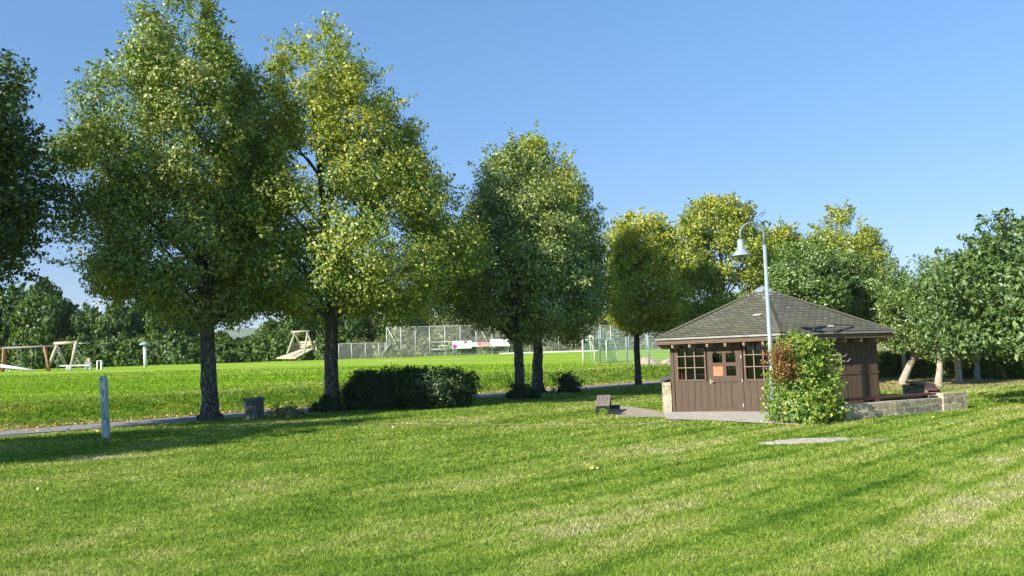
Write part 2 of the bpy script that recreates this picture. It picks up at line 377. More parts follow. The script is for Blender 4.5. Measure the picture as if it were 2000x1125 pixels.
M['leaf_pile'] = leafmat('wilted_leaves', [(0, (0.10, 0.12, 0.03)), (0.5, (0.26, 0.27, 0.08)), (1, (0.50, 0.47, 0.22))], 0.3, (0.5, 0.5, 0.1), gloss=0.3)
M['straw'] = leafmat('dry_brush', [(0, (0.25, 0.18, 0.10)), (0.6, (0.48, 0.37, 0.24)), (1, (0.62, 0.52, 0.38))], 0.2, (0.5, 0.4, 0.2))

# ------------------------------------------------------------------ object helpers
ORG = {}
def thing(name, label, cat, loc=(0, 0, 0), group=None):
    o = bpy.data.objects.new(name, None)
    o.empty_display_size = 0.2
    COL.objects.link(o); o.location = loc
    o['label'] = label; o['category'] = cat
    if group: o['group'] = group
    ORG[o] = Vector(loc)
    return o
def tag(o, label=None, cat=None, group=None, kind=None):
    if label: o['label'] = label
    if cat: o['category'] = cat
    if group: o['group'] = group
    if kind: o['kind'] = kind
    return o
def link(name, me, parent=None, loc=None):
    o = bpy.data.objects.new(name, me); COL.objects.link(o)
    if parent is not None:
        o.parent = parent; ORG[o] = ORG[parent]
    else:
        ORG[o] = Vector(loc) if loc is not None else Vector((0, 0, 0))
        o.location = ORG[o]
    return o
def npmesh(name, V, F, material, smooth=False):
    """V (n,3) array, F (m,k) int array"""
    me = bpy.data.meshes.new(name)
    V = np.ascontiguousarray(V, dtype=np.float32); F = np.ascontiguousarray(F, dtype=np.int32)
    n, k = F.shape
    me.vertices.add(len(V)); me.vertices.foreach_set('co', V.ravel())
    me.loops.add(n * k); me.loops.foreach_set('vertex_index', F.ravel())
    me.polygons.add(n); me.polygons.foreach_set('loop_start', np.arange(0, n * k, k, dtype=np.int32))
    try: me.polygons.foreach_set('loop_total', np.full(n, k, dtype=np.int32))
    except Exception: pass
    if smooth: me.polygons.foreach_set('use_smooth', np.ones(n, dtype=bool))
    me.update(calc_edges=True)
    me.materials.append(material)
    return me

class MB:
    def __init__(s): s.v = []; s.f = []; s.uv = []; s.sm = []
    def face(s, pts, uv=None, smooth=False):
        i = len(s.v); s.v += [tuple(p) for p in pts]; s.f.append(tuple(range(i, i + len(pts))))
        s.uv.append(uv); s.sm.append(smooth)
    def hexa(s, P):
        """8 points: 0-3 bottom ccw, 4-7 top"""
        P = [Vector(p) for p in P]
        for q in ((0, 3, 2, 1), (4, 5, 6, 7), (0, 1, 5, 4), (1, 2, 6, 5), (2, 3, 7, 6), (3, 0, 4, 7)):
            a = [P[i] for i in q]
            L = (a[1] - a[0]).length; H = (a[3] - a[0]).length
            s.face(a, [(0, 0), (L, 0), (L, H), (0, H)])
    def obox(s, o, ax, ay, az, x0, x1, y0, y1, z0, z1):
        c = [(x0, y0, z0), (x1, y0, z0), (x1, y1, z0), (x0, y1, z0), (x0, y0, z1), (x1, y0, z1), (x1, y1, z1), (x0, y1, z1)]
        s.hexa([o + ax * a + ay * b + az * d for a, b, d in c])
    def box(s, c, size, rz=0):
        ca, sa = math.cos(rz), math.sin(rz)
        s.obox(Vector(c), Vector((ca, sa, 0)), Vector((-sa, ca, 0)), Vector((0, 0, 1)), -size[0] / 2, size[0] / 2, -size[1] / 2, size[1] / 2, -size[2] / 2, size[2] / 2)
    def beam(s, a, b, w, h=None, up=(0, 0, 1)):
        a, b = Vector(a), Vector(b); h = h or w
        d = (b - a); L = d.length; d.normalize()
        u = Vector(up)
        if abs(d.dot(u)) > 0.95: u = Vector((0, 1, 0))
        sd = d.cross(u).normalized(); u = sd.cross(d).normalized()
        s.obox(a, d, sd, u, 0, L, -w / 2, w / 2, -h / 2, h / 2)
    def tube(s, pts, rad, n=10, cap=True, noise=0.0):
        pts = [Vector(p) for p in pts]
        if not isinstance(rad, (list, tuple)): rad = [rad] * len(pts)
        rings = []; u = None
        for i, p in enumerate(pts):
            d = (pts[min(i + 1, len(pts) - 1)] - pts[max(i - 1, 0)]).normalized()
            if u is None:
                u = d.cross(Vector((0.3, 1, 0.1)) if abs(d.y) < 0.9 else Vector((1, 0, 0))).normalized()
            else: u = (u - d * u.dot(d)).normalized()
            w = d.cross(u)
            base = len(s.v); rings.append(base)
            for k in range(n):
                a = 2 * math.pi * k / n
                r = rad[i] * (1 + (noise * math.sin(3 * a + i * 1.7) + noise * math.sin(5 * a - i * 0.9)) if noise else 1)
                q = p + (u * math.cos(a) + w * math.sin(a)) * r
                s.v.append(tuple(q))
        for i in range(len(rings) - 1):
            for k in range(n):
                k2 = (k + 1) % n
                s.f.append((rings[i] + k, rings[i] + k2, rings[i + 1] + k2, rings[i + 1] + k)); s.uv.append(None); s.sm.append(True)
        if cap:
            s.f.append(tuple(rings[0] + k for k in reversed(range(n)))); s.uv.append(None); s.sm.append(False)
            s.f.append(tuple(rings[-1] + k for k in range(n))); s.uv.append(None); s.sm.append(False)
    def lathe(s, c, prof, n=24):
        c = Vector(c); rings = []
        for r, z in prof:
            rings.append(len(s.v))
            for k in range(n):
                a = 2 * math.pi * k / n
                s.v.append((c.x + r * math.cos(a), c.y + r * math.sin(a), c.z + z))
        for i in range(len(rings) - 1):
            for k in range(n):
                k2 = (k + 1) % n
                s.f.append((rings[i] + k, rings[i] + k2, rings[i + 1] + k2, rings[i + 1] + k)); s.uv.append(None); s.sm.append(True)
    def build(s, name, material, parent=None, loc=None):
        me = bpy.data.meshes.new(name)
        org = ORG[parent] if parent is not None else (Vector(loc) if loc is not None else Vector((0, 0, 0)))
        me.from_pydata([(x - org.x, y - org.y, z - org.z) for x, y, z in s.v], [], s.f)
        me.materials.append(material)
        if any(u is not None for u in s.uv):
            ul = me.uv_layers.new(name='UVMap')
            for p, u in zip(me.polygons, s.uv):
                if u is not None:
                    for li, c in zip(p.loop_indices, u): ul.data[li].uv = c
        me.polygons.foreach_set('use_smooth', s.sm)
        bm = bmesh.new(); bm.from_mesh(me)
        bmesh.ops.remove_doubles(bm, verts=bm.verts, dist=1e-5)
        bmesh.ops.recalc_face_normals(bm, faces=bm.faces); bm.to_mesh(me); bm.free()
        me.update()
        return link(name, me, parent, loc)

def nrm(a): return a / np.maximum(np.linalg.norm(a, axis=1, keepdims=True), 1e-9)
def leaves(P, N, size, aspect=0.72, var=0.3, hang=0.0):
    """one four-cornered, slightly folded leaf per point"""
    n = len(P)
    r = nrm(rng.normal(size=(n, 3)))
    A = nrm(np.cross(N, r)); B = np.cross(N, A)
    if hang:
        A = nrm(A + np.array([0, 0, -hang])); B = nrm(np.cross(N, A)); 
    s = (size * (1 + var * rng.normal(size=n)).clip(0.45, 1.8))[:, None]
    a = A * s * 0.5; b = B * s * 0.5 * aspect; f = N * s * 0.12
    V = np.stack([P - a, P + b + f - a * 0.1, P + a, P - b + f - a * 0.1], 1).reshape(-1, 3)
    F = np.arange(n * 4).reshape(-1, 4)
    return V, F

# ------------------------------------------------------------------ trees
def env_at(prof, z, th):
    zs = np.array([p[0] for p in prof]); l = np.array([p[1] for p in prof]); r = np.array([p[2] for p in prof])
    L = np.interp(z, zs, l); Rr = np.interp(z, zs, r)
    w = (1 + np.cos(th)) / 2
    return L * (1 - w) + Rr * w

def crown_points(prof, nb, nleaf, rb, shoots=120, shoot_len=0.8, flat=0.75, seed=1, deep=0.42):
    g = np.random.default_rng(seed)
    zs = np.array([p[0] for p in prof]); z0, z1 = zs.min(), zs.max()
    # bough centres
    zz = g.uniform(z0, z1, nb * 14); th = g.uniform(-math.pi, math.pi, nb * 14)
    e = env_at(prof, zz, th); emax = e.max()
    p1, p2 = g.uniform(0, 6.28, 2)
    e = e * (1.02 + 0.07 * np.sin(2 * th + p1 + zz * 0.9) * np.sin(zz * 1.5 + p2) + 0.07 * np.sin(5 * th + zz * 2.3))
    keep = g.uniform(size=len(zz)) < (e / emax) ** 0.8 + 0.06
    zz = np.sort(zz[keep][:nb])                # spread evenly round the trunk: golden angle up the height
    th = (np.arange(len(zz)) * 2.39996 + g.normal(size=len(zz)) * 0.35 + math.pi) % (2 * math.pi) - math.pi
    e = env_at(prof, zz, th)
    e = e * (1.02 + 0.06 * np.sin(2 * th + p1 + zz * 0.9) * np.sin(zz * 1.5 + p2) + 0.06 * np.sin(5 * th + zz * 2.3))
    rr = rb * g.uniform(0.75, 1.25, len(zz)) * np.clip(e / emax * 0.8 + 0.45, 0.35, 1.1)
    rho = np.maximum(e - rr * 0.62, 0) * (deep + (1 - deep) * g.uniform(size=len(zz)) ** 0.45)
    C = np.stack([rho * np.cos(th), rho * np.sin(th), zz], 1)
    wgt = rr ** 2.1; cnt = g.multinomial(int(nleaf), wgt / wgt.sum())
    idx = np.repeat(np.arange(len(zz)), cnt)
    n = len(idx)
    D = nrm(g.normal(size=(n, 3)))
    u = g.uniform(size=n) ** 0.42
    # sprays inside each bough: leaves gather on radial twigs
    nt = 26
    T = nrm(g.normal(size=(len(zz), nt, 3)) + np.array([0, 0, 0.15]))
    tw = T[idx, g.integers(0, nt, n)]
    D = nrm(tw + 0.33 * D)
    P = C[idx] + D * (u * rr[idx] * g.uniform(0.85, 1.2, n))[:, None] * np.array([1, 1, flat])
    N = nrm(D * 0.75 + nrm(C)[idx] * np.array([0.8, 0.8, 0.0]) + np.array([0, 0, 0.35]) + 0.55 * g.normal(size=(n, 3)))
    out_p, out_n = [P], [N]
    # leafy shoots that break the outline
    for i in range(shoots):
        z = g.uniform(z0 + 0.05 * (z1 - z0), z1); a = g.uniform(-math.pi, math.pi)
        e1 = float(env_at(prof, z, a)) * 0.9
        c = np.array([e1 * math.cos(a), e1 * math.sin(a), z])
        up = 0.2 + 1.0 * (z - z0) / (z1 - z0)
        d = np.array([math.cos(a), math.sin(a), up]) + g.normal(size=3) * 0.35; d /= np.linalg.norm(d)
        L = shoot_len * g.uniform(0.4, 1.2); k = int(26 * L / 0.8) + 4
        tt = g.uniform(0, 1, k)
        wob = g.normal(size=(k, 3)) * (0.11 * (1.25 - tt))[:, None]
        out_p.append(c + d * (tt * L)[:, None] + wob - np.array([0, 0, 1]) * (tt ** 2 * L * 0.15)[:, None])
        out_n.append(nrm(g.normal(size=(k, 3)) + np.array([0, 0, 0.5])))
    return np.concatenate(out_p), np.concatenate(out_n), C, rr

def trunk_mesh(top, pts, rad, C, nlimb, seed=1, start=0.42, limb_r=0.09):
    g = random.Random(seed); b = MB()
    # trunk with flared foot
    P = [Vector(p) for p in pts]
    fine, fr = [], []
    for i in range(len(P) - 1):
        for k in range(4):
            t = k / 4; q = P[i].lerp(P[i + 1], t)
            fine.append(q + Vector((g.uniform(-1, 1), g.uniform(-1, 1), 0)) * rad[i] * 0.08); fr.append(rad[i] * (1 - t) + rad[i + 1] * t)
    fine.append(P[-1]); fr.append(rad[-1])
    b.tube(fine, fr, 14, noise=0.035)
    H = P[-1].z
    order = sorted(range(len(C)), key=lambda i: g.random())[:nlimb]
    for i in order:
        c = Vector(C[i]); z = min(max(start * H, c.z - math.hypot(c.x, c.y) * g.uniform(0.5, 1.0)), H * 0.92)
        # trunk point at height z
        k = min(range(len(fine)), key=lambda j: abs(fine[j].z - z)); s = fine[k]
        r0 = min(fr[k] * 0.6, limb_r * g.uniform(0.6, 1.2))
        if (c - s).length < 0.3: continue
        m1 = s.lerp(c, 0.35) + Vector((0, 0, 0.10 * (c - s).length)) + Vector([g.uniform(-.1, .1) for _ in range(3)])
        m2 = s.lerp(c, 0.7) + Vector((0, 0, 0.09 * (c - s).length)) + Vector([g.uniform(-.12, .12) for _ in range(3)])
        b.tube([s, m1, m2, c], [r0, r0 * 0.7, r0 * 0.42, r0 * 0.14], 6, cap=False)
    return b

def make_tree(name, label, base, prof, trunk_pts, trunk_r, leafm, nleaf, leaf, nb, rb, group, bark='bark', seed=1, limbs=26, shoots=150, shoot_len=0.8, start=0.3, cat='tree', aspect=0.75, limb_r=0.09, flat=0.75, hang=0.0, deep=0.55):
    root = thing(name, label, cat, base, group)
    P, N, C, rr = crown_points(prof, nb, nleaf, rb, shoots, shoot_len, flat, seed, deep)
    V, F = leaves(P, N, leaf, aspect, hang=hang)
    me = npmesh('crown', V, F, M[leafm]); link('crown', me, root)
    b = trunk_mesh(None, trunk_pts, trunk_r, C, limbs, seed, start, limb_r)
    o = b.build('trunk', M[bark], None)
    o.parent = root
    return root

def prof_px(rows, base, d, axis=None):
    """rows of (y, xleft, xright) measured in the photo, turned into metres about the trunk at distance d"""
    out = []
    for y, xl, xr in rows:
        a = at(xl, y, d); c = at(xr, y, d)
        out.append((a.z - base.z, max(base.x - a.x, -3), max(c.x - base.x, -3)))
    out.sort()
    # sides whose extent is negative are shifted: keep a minimal radius
    return [(z, l, r) for z, l, r in out]

def ground_at(px, py): return gp(px, py)
def GD(px, d):           # ground point under photo column px at distance d
    x = (px - 1000) / FPX * d
    for _ in range(3):
        z = float(hz(x, d)); 
        # account for roll
        x = ((px - 1000) + ROLL * (-(EYE - z) / d * FPX - (YH - 562.5)) * -1 * -1) / FPX * d if False else x
    p = at(px, YH, d)
    # slide along the image row until the ground height agrees
    y = YH
    for _ in range(12):
        p = at(px, y, d); z = float(hz(p.x, d)); y += (p.z - z) * FPX / d
    p = at(px, y, d)
    return Vector((p.x, d, float(hz(p.x, d))))

LG = 'lime trees in a row beside the asphalt path'
# T1 large left lime
b1 = GD(411, 32.0)
rows = [(2, 322, 335), (40, 290, 372), (75, 248, 405), (110, 245, 445), (150, 215, 485), (200, 175, 505), (250, 165, 512), (300, 122, 500), (350, 114, 480), (400, 128, 468), (450, 132, 462), (500, 122, 470), (540, 145, 490), (575, 195, 510), (605, 290, 510), (628, 350, 480)]
make_tree('lime_tree', 'tall olive green lime tree with the pale trunk nearest the white post', b1, prof_px(rows, b1, 32.0),
          [(0, 0, -0.1), (0, 0, 0.12), (-0.02, 0, 0.6), (-0.05, 0, 2.0), (-0.15, 0, 4.5), (-0.6, 0, 8.5), (-1.1, 0, 12.5)], [0.54, 0.40, 0.30, 0.275, 0.25, 0.14, 0.03],
          'leaf_lime', 140000, 0.108, 240, 0.88, LG, seed=11, limbs=40, shoots=230, shoot_len=1.0, start=0.27)
# T2 yellower lime
b2 = GD(648, 35.5)
rows = [(56, 598, 622), (80, 565, 655), (110, 525, 690), (150, 520, 730), (190, 508, 775), (230, 500, 805), (270, 490, 815), (310, 465, 835), (350, 445, 862), (400, 432, 885), (440, 424, 920), (480, 422, 950), (520, 432, 960), (560, 450, 950), (595, 500, 915), (622, 580, 845)]
make_tree('lime_tree', 'tall yellow green lime tree standing between the slatted bin and the dark beech bush', b2, prof_px(rows, b2, 35.5),
          [(0, 0, -0.1), (0, 0, 0.12), (0, 0, 0.6), (0, 0, 2.0), (0.05, 0, 4.3), (-0.2, 0, 8.5), (-0.6, 0, 13.0)], [0.54, 0.40, 0.30, 0.27, 0.25, 0.14, 0.03],
          'leaf_yellow', 140000, 0.114, 250, 0.95, LG, seed=22, limbs=40, shoots=230, shoot_len=1.0, start=0.27)
# T3 grey green
b3 = GD(1016, 41.1)
rows = [(284, 995, 1004), (320, 950, 1040), (350, 925, 1070), (390, 905, 1100), (430, 895, 1130), (480, 885, 1150), (530, 870, 1165), (580, 868, 1175), (618, 885, 1180), (642, 935, 1150), (662, 995, 1070)]
make_tree('lime_tree', 'grey green lime tree with twiggy left edge beside the dark beech bush', b3, prof_px(rows, b3, 41.1),
          [(0, 0, -0.1), (0, 0, 0.1), (0, 0, 0.6), (0, 0, 2.0), (0.0, 0, 2.9), (-0.1, 0, 6.0), (-0.3, 0, 9.5)], [0.46, 0.34, 0.245, 0.22, 0.20, 0.11, 0.03],
          'leaf_grey', 95000, 0.110, 150, 0.85, LG, seed=33, limbs=34, shoots=200, shoot_len=1.1, start=0.26)
# T4 behind it
b4 = GD(1050, 45.9)
rows = [(268, 1038, 1056), (300, 1015, 1095), (340, 1005, 1122), (380, 1000, 1145), (420, 995, 1170), (460, 985, 1180), (500, 980, 1195), (550, 975, 1205), (600, 980, 1215), (635, 985, 1205), (662, 1010, 1160)]
make_tree('lime_tree', 'lime tree with yellowish top close behind the grey green one', b4, prof_px(rows, b4, 45.9),
          [(0, 0, -0.1), (0, 0, 0.1), (0.02, 0, 0.6), (0.1, 0, 2.3), (0.1, 0, 3.2), (0, 0, 7.0), (-0.1, 0, 11.3)], [0.54, 0.40, 0.30, 0.25, 0.21, 0.12, 0.03],
          'leaf_yellow', 82000, 0.122, 140, 0.9, LG, seed=44, limbs=30, shoots=180, shoot_len=1.0, start=0.27)
# T5
b5 = GD(1247, 52.3)
rows = [(420, 1258, 1288), (440, 1200, 1302), (470, 1190, 1318), (510, 1186, 1334), (550, 1182, 1346), (590, 1184, 1350), (620, 1190, 1350), (647, 1215, 1330)]
make_tree('lime_tree', 'golden lime tree with two tops and a slim dark trunk left of the hut', b5, prof_px(rows, b5, 52.3),
          [(0, 0, -0.1), (0, 0, 0.1), (0, 0, 0.6), (0, 0, 2.2), (0.05, 0, 3.6), (0, 0, 6.0), (0.1, 0, 9.0)], [0.27, 0.23, 0.20, 0.18, 0.15, 0.09, 0.03],
          'leaf_gold', 44000, 0.14, 105, 0.78, LG, bark='bark_dark', seed=55, limbs=24, shoots=150, shoot_len=0.8, start=0.33)
# T6 - T8 behind the hut
b6 = G(13.9, 57.5)
rows = [(388, 1380, 1430), (405, 1340, 1458), (440, 1322, 1488), (480, 1312, 1508), (530, 1308, 1520), (580, 1310, 1525), (630, 1315, 1520), (675, 1340, 1490)]
make_tree('lime_tree', 'broad yellow green lime tree rising behind the street lamp head', b6, prof_px(rows, b6, 57.5),
          [(0, 0, -0.1), (0, 0, 0.5), (0, 0, 2.5), (0, 0, 6.0), (0, 0, 10.0)], [0.30, 0.24, 0.2, 0.12, 0.03],
          'leaf_yellow', 52000, 0.15, 120, 0.9, LG, bark='bark_dark', seed=66, limbs=24, shoots=160, shoot_len=0.9)
b7 = G(20.4, 64.5)
rows = [(440, 1505, 1535), (462, 1482, 1562), (500, 1470, 1595), (550, 1465, 1610), (600, 1465, 1610), (650, 1480, 1590)]
make_tree('lime_tree', 'small yellow green treetop showing just right of the lamp arch', b7, prof_px(rows, b7, 64.5),
          [(0, 0, -0.1), (0, 0, 0.5), (0, 0, 2.5), (0, 0, 6.0), (0, 0, 8.5)], [0.30, 0.24, 0.2, 0.12, 0.03],
          'leaf_yellow', 30000, 0.16, 80, 0.9, LG, bark='bark_dark', seed=77, limbs=18, shoots=110, shoot_len=0.8)
b8 = G(27.3, 71.5)
rows = [(408, 1628, 1654), (436, 1600, 1674), (465, 1582, 1708), (500, 1562, 1734), (540, 1552, 1742), (590, 1548, 1745), (640, 1565, 1735)]
make_tree('lime_tree', 'pointed yellow green lime tree rising beyond the right side of the hut roof', b8, prof_px(rows, b8, 71.5),
          [(0, 0, -0.1), (0, 0, 0.5), (0, 0, 2.5), (0, 0, 6.0), (0, 0, 11.0)], [0.32, 0.26, 0.22, 0.14, 0.03],
          'leaf_yellow', 48000, 0.165, 110, 1.0, LG, bark='bark_dark', seed=88, limbs=22, shoots=160, shoot_len=1.0)
# T0 at the left edge, trunk just outside the frame
b0 = G(-17.9, 26.3)
rows = [(112, -190, -5), (150, -260, 35), (190, -320, 60), (235, -350, 72), (290, -360, 64), (340, -360, 80), (380, -360, 100), (420, -360, 98), (455, -350, 60), (500, -340, 40), (545, -300, 18), (590, -250, -40)]
make_tree('lime_tree', 'dark green lime tree cut off by the left edge of the view', b0, prof_px(rows, b0, 26.3),
          [(0, 0, -0.1), (0, 0, 0.12), (0, 0, 0.6), (0, 0, 2.0), (0, 0, 4.3), (0, 0, 7.0), (0, 0, 9.0)], [0.54, 0.40, 0.30, 0.27, 0.24, 0.12, 0.03],
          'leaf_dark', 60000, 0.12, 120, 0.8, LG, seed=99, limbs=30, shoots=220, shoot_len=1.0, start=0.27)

bx = G(-22.0, 15.4)
make_tree('lime_tree', 'first lime tree of the row, standing outside the left edge of the view', bx,
          [(2.7, 2.2, 2.2), (4, 4.0, 4.0), (6, 4.6, 4.6), (8.5, 4.0, 4.0), (11, 2.6, 2.6), (13, 1.0, 1.0), (14, 0.1, 0.1)],
          [(0, 0, -0.1), (0, 0, 0.6), (0, 0, 2.0), (0, 0, 4.3), (0, 0, 9.0), (0, 0, 12.5)], [0.42, 0.30, 0.27, 0.24, 0.12, 0.03],
          'leaf_lime', 30000, 0.19, 90, 1.1, LG, seed=98, limbs=20, shoots=120, shoot_len=0.9)

# ------------------------------------------------------------------ orchard trees on the right
OG = 'orchard trees between the hut and the clipped hedge'
def apple(label, base, d, rows, tr, rad, n, leaf, seed, leafm='leaf_apple', rb=0.6, nb=45, shoots=120, sl=0.7, bark='bark_pale', limbs=16):
    pr = prof_px(rows, base, d)
    return make_tree('orchard_tree', label, base, pr, tr, rad, leafm, n, leaf, nb, rb, OG, bark=bark, seed=seed, limbs=limbs, shoots=shoots, shoot_len=sl, start=0.35, limb_r=0.06, aspect=0.5, deep=0.3)
a1 = GD(1762, 42.4)
apple('leaning orchard tree whose pale trunk tilts to the right, nearest the hut wall', a1, 42.4,
      [(515, 1765, 1790), (540, 1752, 1830), (575, 1735, 1850), (620, 1728, 1855), (655, 1730, 1850), (685, 1760, 1835)],
      [(0, 0, -0.1), (0.05, 0, 0.2), (0.35, 0, 0.8), (0.75, 0, 1.45), (0.85, 0, 2.2), (0.8, 0, 3.6)], [0.20, 0.18, 0.16, 0.13, 0.09, 0.03], 15000, 0.13, 201)
a2 = GD(1833, 39.4)
apple('orchard tree with a pale slightly curved trunk and yellow weeds at its foot', a2, 39.4,
      [(510, 1800, 1830), (540, 1785, 1870), (580, 1775, 1885), (630, 1780, 1885), (665, 1790, 1880), (695, 1815, 1865)],
      [(0, 0, -0.1), (0.02, 0, 0.2), (0.12, 0, 0.8), (0.15, 0, 1.45), (0.2, 0, 2.2), (0.1, 0, 3.8)], [0.18, 0.16, 0.13, 0.12, 0.09, 0.03], 15000, 0.13, 202)
a3 = GD(1873, 42.0)
apple('orchard tree with a straight pale trunk, just right of the one with yellow weeds', a3, 42.0,
      [(500, 1860, 1890), (530, 1840, 1920), (580, 1825, 1935), (630, 1820, 1935), (670, 1835, 1920), (695, 1850, 1900)],
      [(0, 0, -0.1), (0, 0, 0.2), (0.0, 0, 0.8), (0.02, 0, 1.45), (0.0, 0, 2.2), (0, 0, 3.8)], [0.20, 0.17, 0.14, 0.13, 0.09, 0.03], 14000, 0.13, 203)
a4 = GD(1908, 46.0)
apple('orchard tree with a short pale trunk close to the hedge, rightmost of the pale trunks', a4, 46.0,
      [(500, 1900, 1930), (540, 1880, 1950), (600, 1868, 1965), (660, 1875, 1960), (698, 1895, 1940)],
      [(0, 0, -0.1), (0.02, 0, 0.2), (0.08, 0, 0.8), (0.14, 0, 1.45), (0.15, 0, 2.2), (0.1, 0, 4.0)], [0.20, 0.17, 0.14, 0.12, 0.09, 0.03], 13000, 0.14, 204)
a5 = GD(1930, 49.0)
apple('shaded orchard tree with a dark thin trunk close to the hedge', a5, 49.0,
      [(520, 1930, 1950), (560, 1905, 1990), (620, 1900, 2010), (690, 1920, 1990)],
      [(0, 0, -0.1), (0, 0, 0.3), (0.0, 0, 1.5), (0, 0, 2.5), (0, 0, 4.0)], [0.17, 0.14, 0.12, 0.09, 0.03], 9000, 0.16, 205, bark='bark_dark')
a6 = GD(1768, 47.5)
apple('slender orchard tree with forked dark trunk behind the leaning one', a6, 47.5,
      [(545, 1740, 1770), (580, 1715, 1790), (630, 1700, 1800), (665, 1725, 1790)],
      [(0, 0, -0.1), (0, 0, 0.3), (0.0, 0, 1.5), (0, 0, 2.2), (-0.1, 0, 3.4)], [0.13, 0.12, 0.10, 0.08, 0.03], 9000, 0.15, 206)
a7 = G(15.6, 44.0)
apple('round dark green orchard tree directly behind the roof peak', a7, 44.0,
      [(478, 1540, 1570), (500, 1515, 1610), (540, 1500, 1640), (590, 1505, 1650), (640, 1520, 1640), (660, 1550, 1610)],
      [(0, 0, -0.1), (0, 0, 0.3), (0.0, 0, 1.5), (0, 0, 2.5), (0, 0, 4.5)], [0.2, 0.17, 0.14, 0.1, 0.03], 24000, 0.15, 207, rb=0.75, nb=60)
a8 = G(18.2, 46.0)
apple('dark green orchard tree behind the right slope of the hut roof', a8, 46.0,
      [(500, 1640, 1665), (530, 1610, 1700), (580, 1600, 1725), (630, 1600, 1735), (665, 1630, 1715)],
      [(0, 0, -0.1), (0, 0, 0.3), (0.0, 0, 1.5), (0, 0, 2.5), (0, 0, 4.2)], [0.2, 0.17, 0.14, 0.1, 0.03], 20000, 0.15, 208, rb=0.7, nb=55)
a0 = G(15.9, 26.6)
apple('large leaved silvery green tree filling the right edge of the view', a0, 26.6,
      [(440, 2000, 2080), (462, 1960, 2150), (495, 1905, 2200), (525, 1872, 2240), (570, 1845, 2270), (620, 1835, 2280), (665, 1850, 2270), (690, 1900, 2200)],
      [(0, 0, -0.1), (0, 0, 0.3), (0.0, 0, 1.2), (0.1, 0, 2.2), (0.1, 0, 4.8)], [0.2, 0.17, 0.15, 0.12, 0.03], 26000, 0.155, 209, leafm='leaf_big', rb=0.75, nb=75, shoots=230, sl=0.95, limbs=26)

# ------------------------------------------------------------------ background wood
def bg_mesh(seed, H, W, n, leaf, leafm, low=0.08):
    prof = [(H * low, W * 0.55, W * 0.5), (H * 0.25, W * 0.95, W), (H * 0.5, W, W * 0.92), (H * 0.75, W * 0.72, W * 0.78), (H * 0.92, W * 0.38, W * 0.42), (H, W * 0.1, W * 0.1)]
    P, N, C, rr = crown_points(prof, 46, n, W * 0.36, 60, W * 0.25, 0.8, seed, 0.3)
    V, F = leaves(P, N, leaf, 0.8)
    cm = npmesh('crown', V, F, M[leafm])
    tb = trunk_mesh(None, [(0, 0, -0.5), (0, 0, 0.4), (0.1, 0, H * 0.3), (0, 0, H * 0.6), (0, 0, H * 0.9)], [0.32, 0.25, 0.2, 0.13, 0.03], C, 14, seed, 0.15, 0.12)
    return cm, tb
BGV = []
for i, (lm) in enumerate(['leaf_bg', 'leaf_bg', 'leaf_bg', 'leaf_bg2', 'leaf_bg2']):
    cm, tb = bg_mesh(300 + i, 10.0, 4.2, 8500, 0.42, lm)
    BGV.append([cm, tb, None])
BG = 'trees along the far edge of the playing field'
def bgtree(px, d, topy, wpx, v, label, group=BG, name='woodland_tree'):
    g = GD(px, d); g.z = float(hz(g.x, g.y)) - 0.2
    top = at(px, topy, d).z - g.z
    root = thing(name, label, 'tree', g, group)
    cm, tb, tm = BGV[v]
    o = link('crown', cm, root)
    if tm is None:
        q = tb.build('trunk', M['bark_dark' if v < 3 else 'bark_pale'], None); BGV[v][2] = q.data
    else: q = link('trunk', tm, None)
    q.parent = root
    w = wpx / 2 * d / FPX / 4.2
    root.scale = (w, w, top / 10.0)
    root.rotation_euler = (0, 0, random.uniform(0, 6.28))
    return root
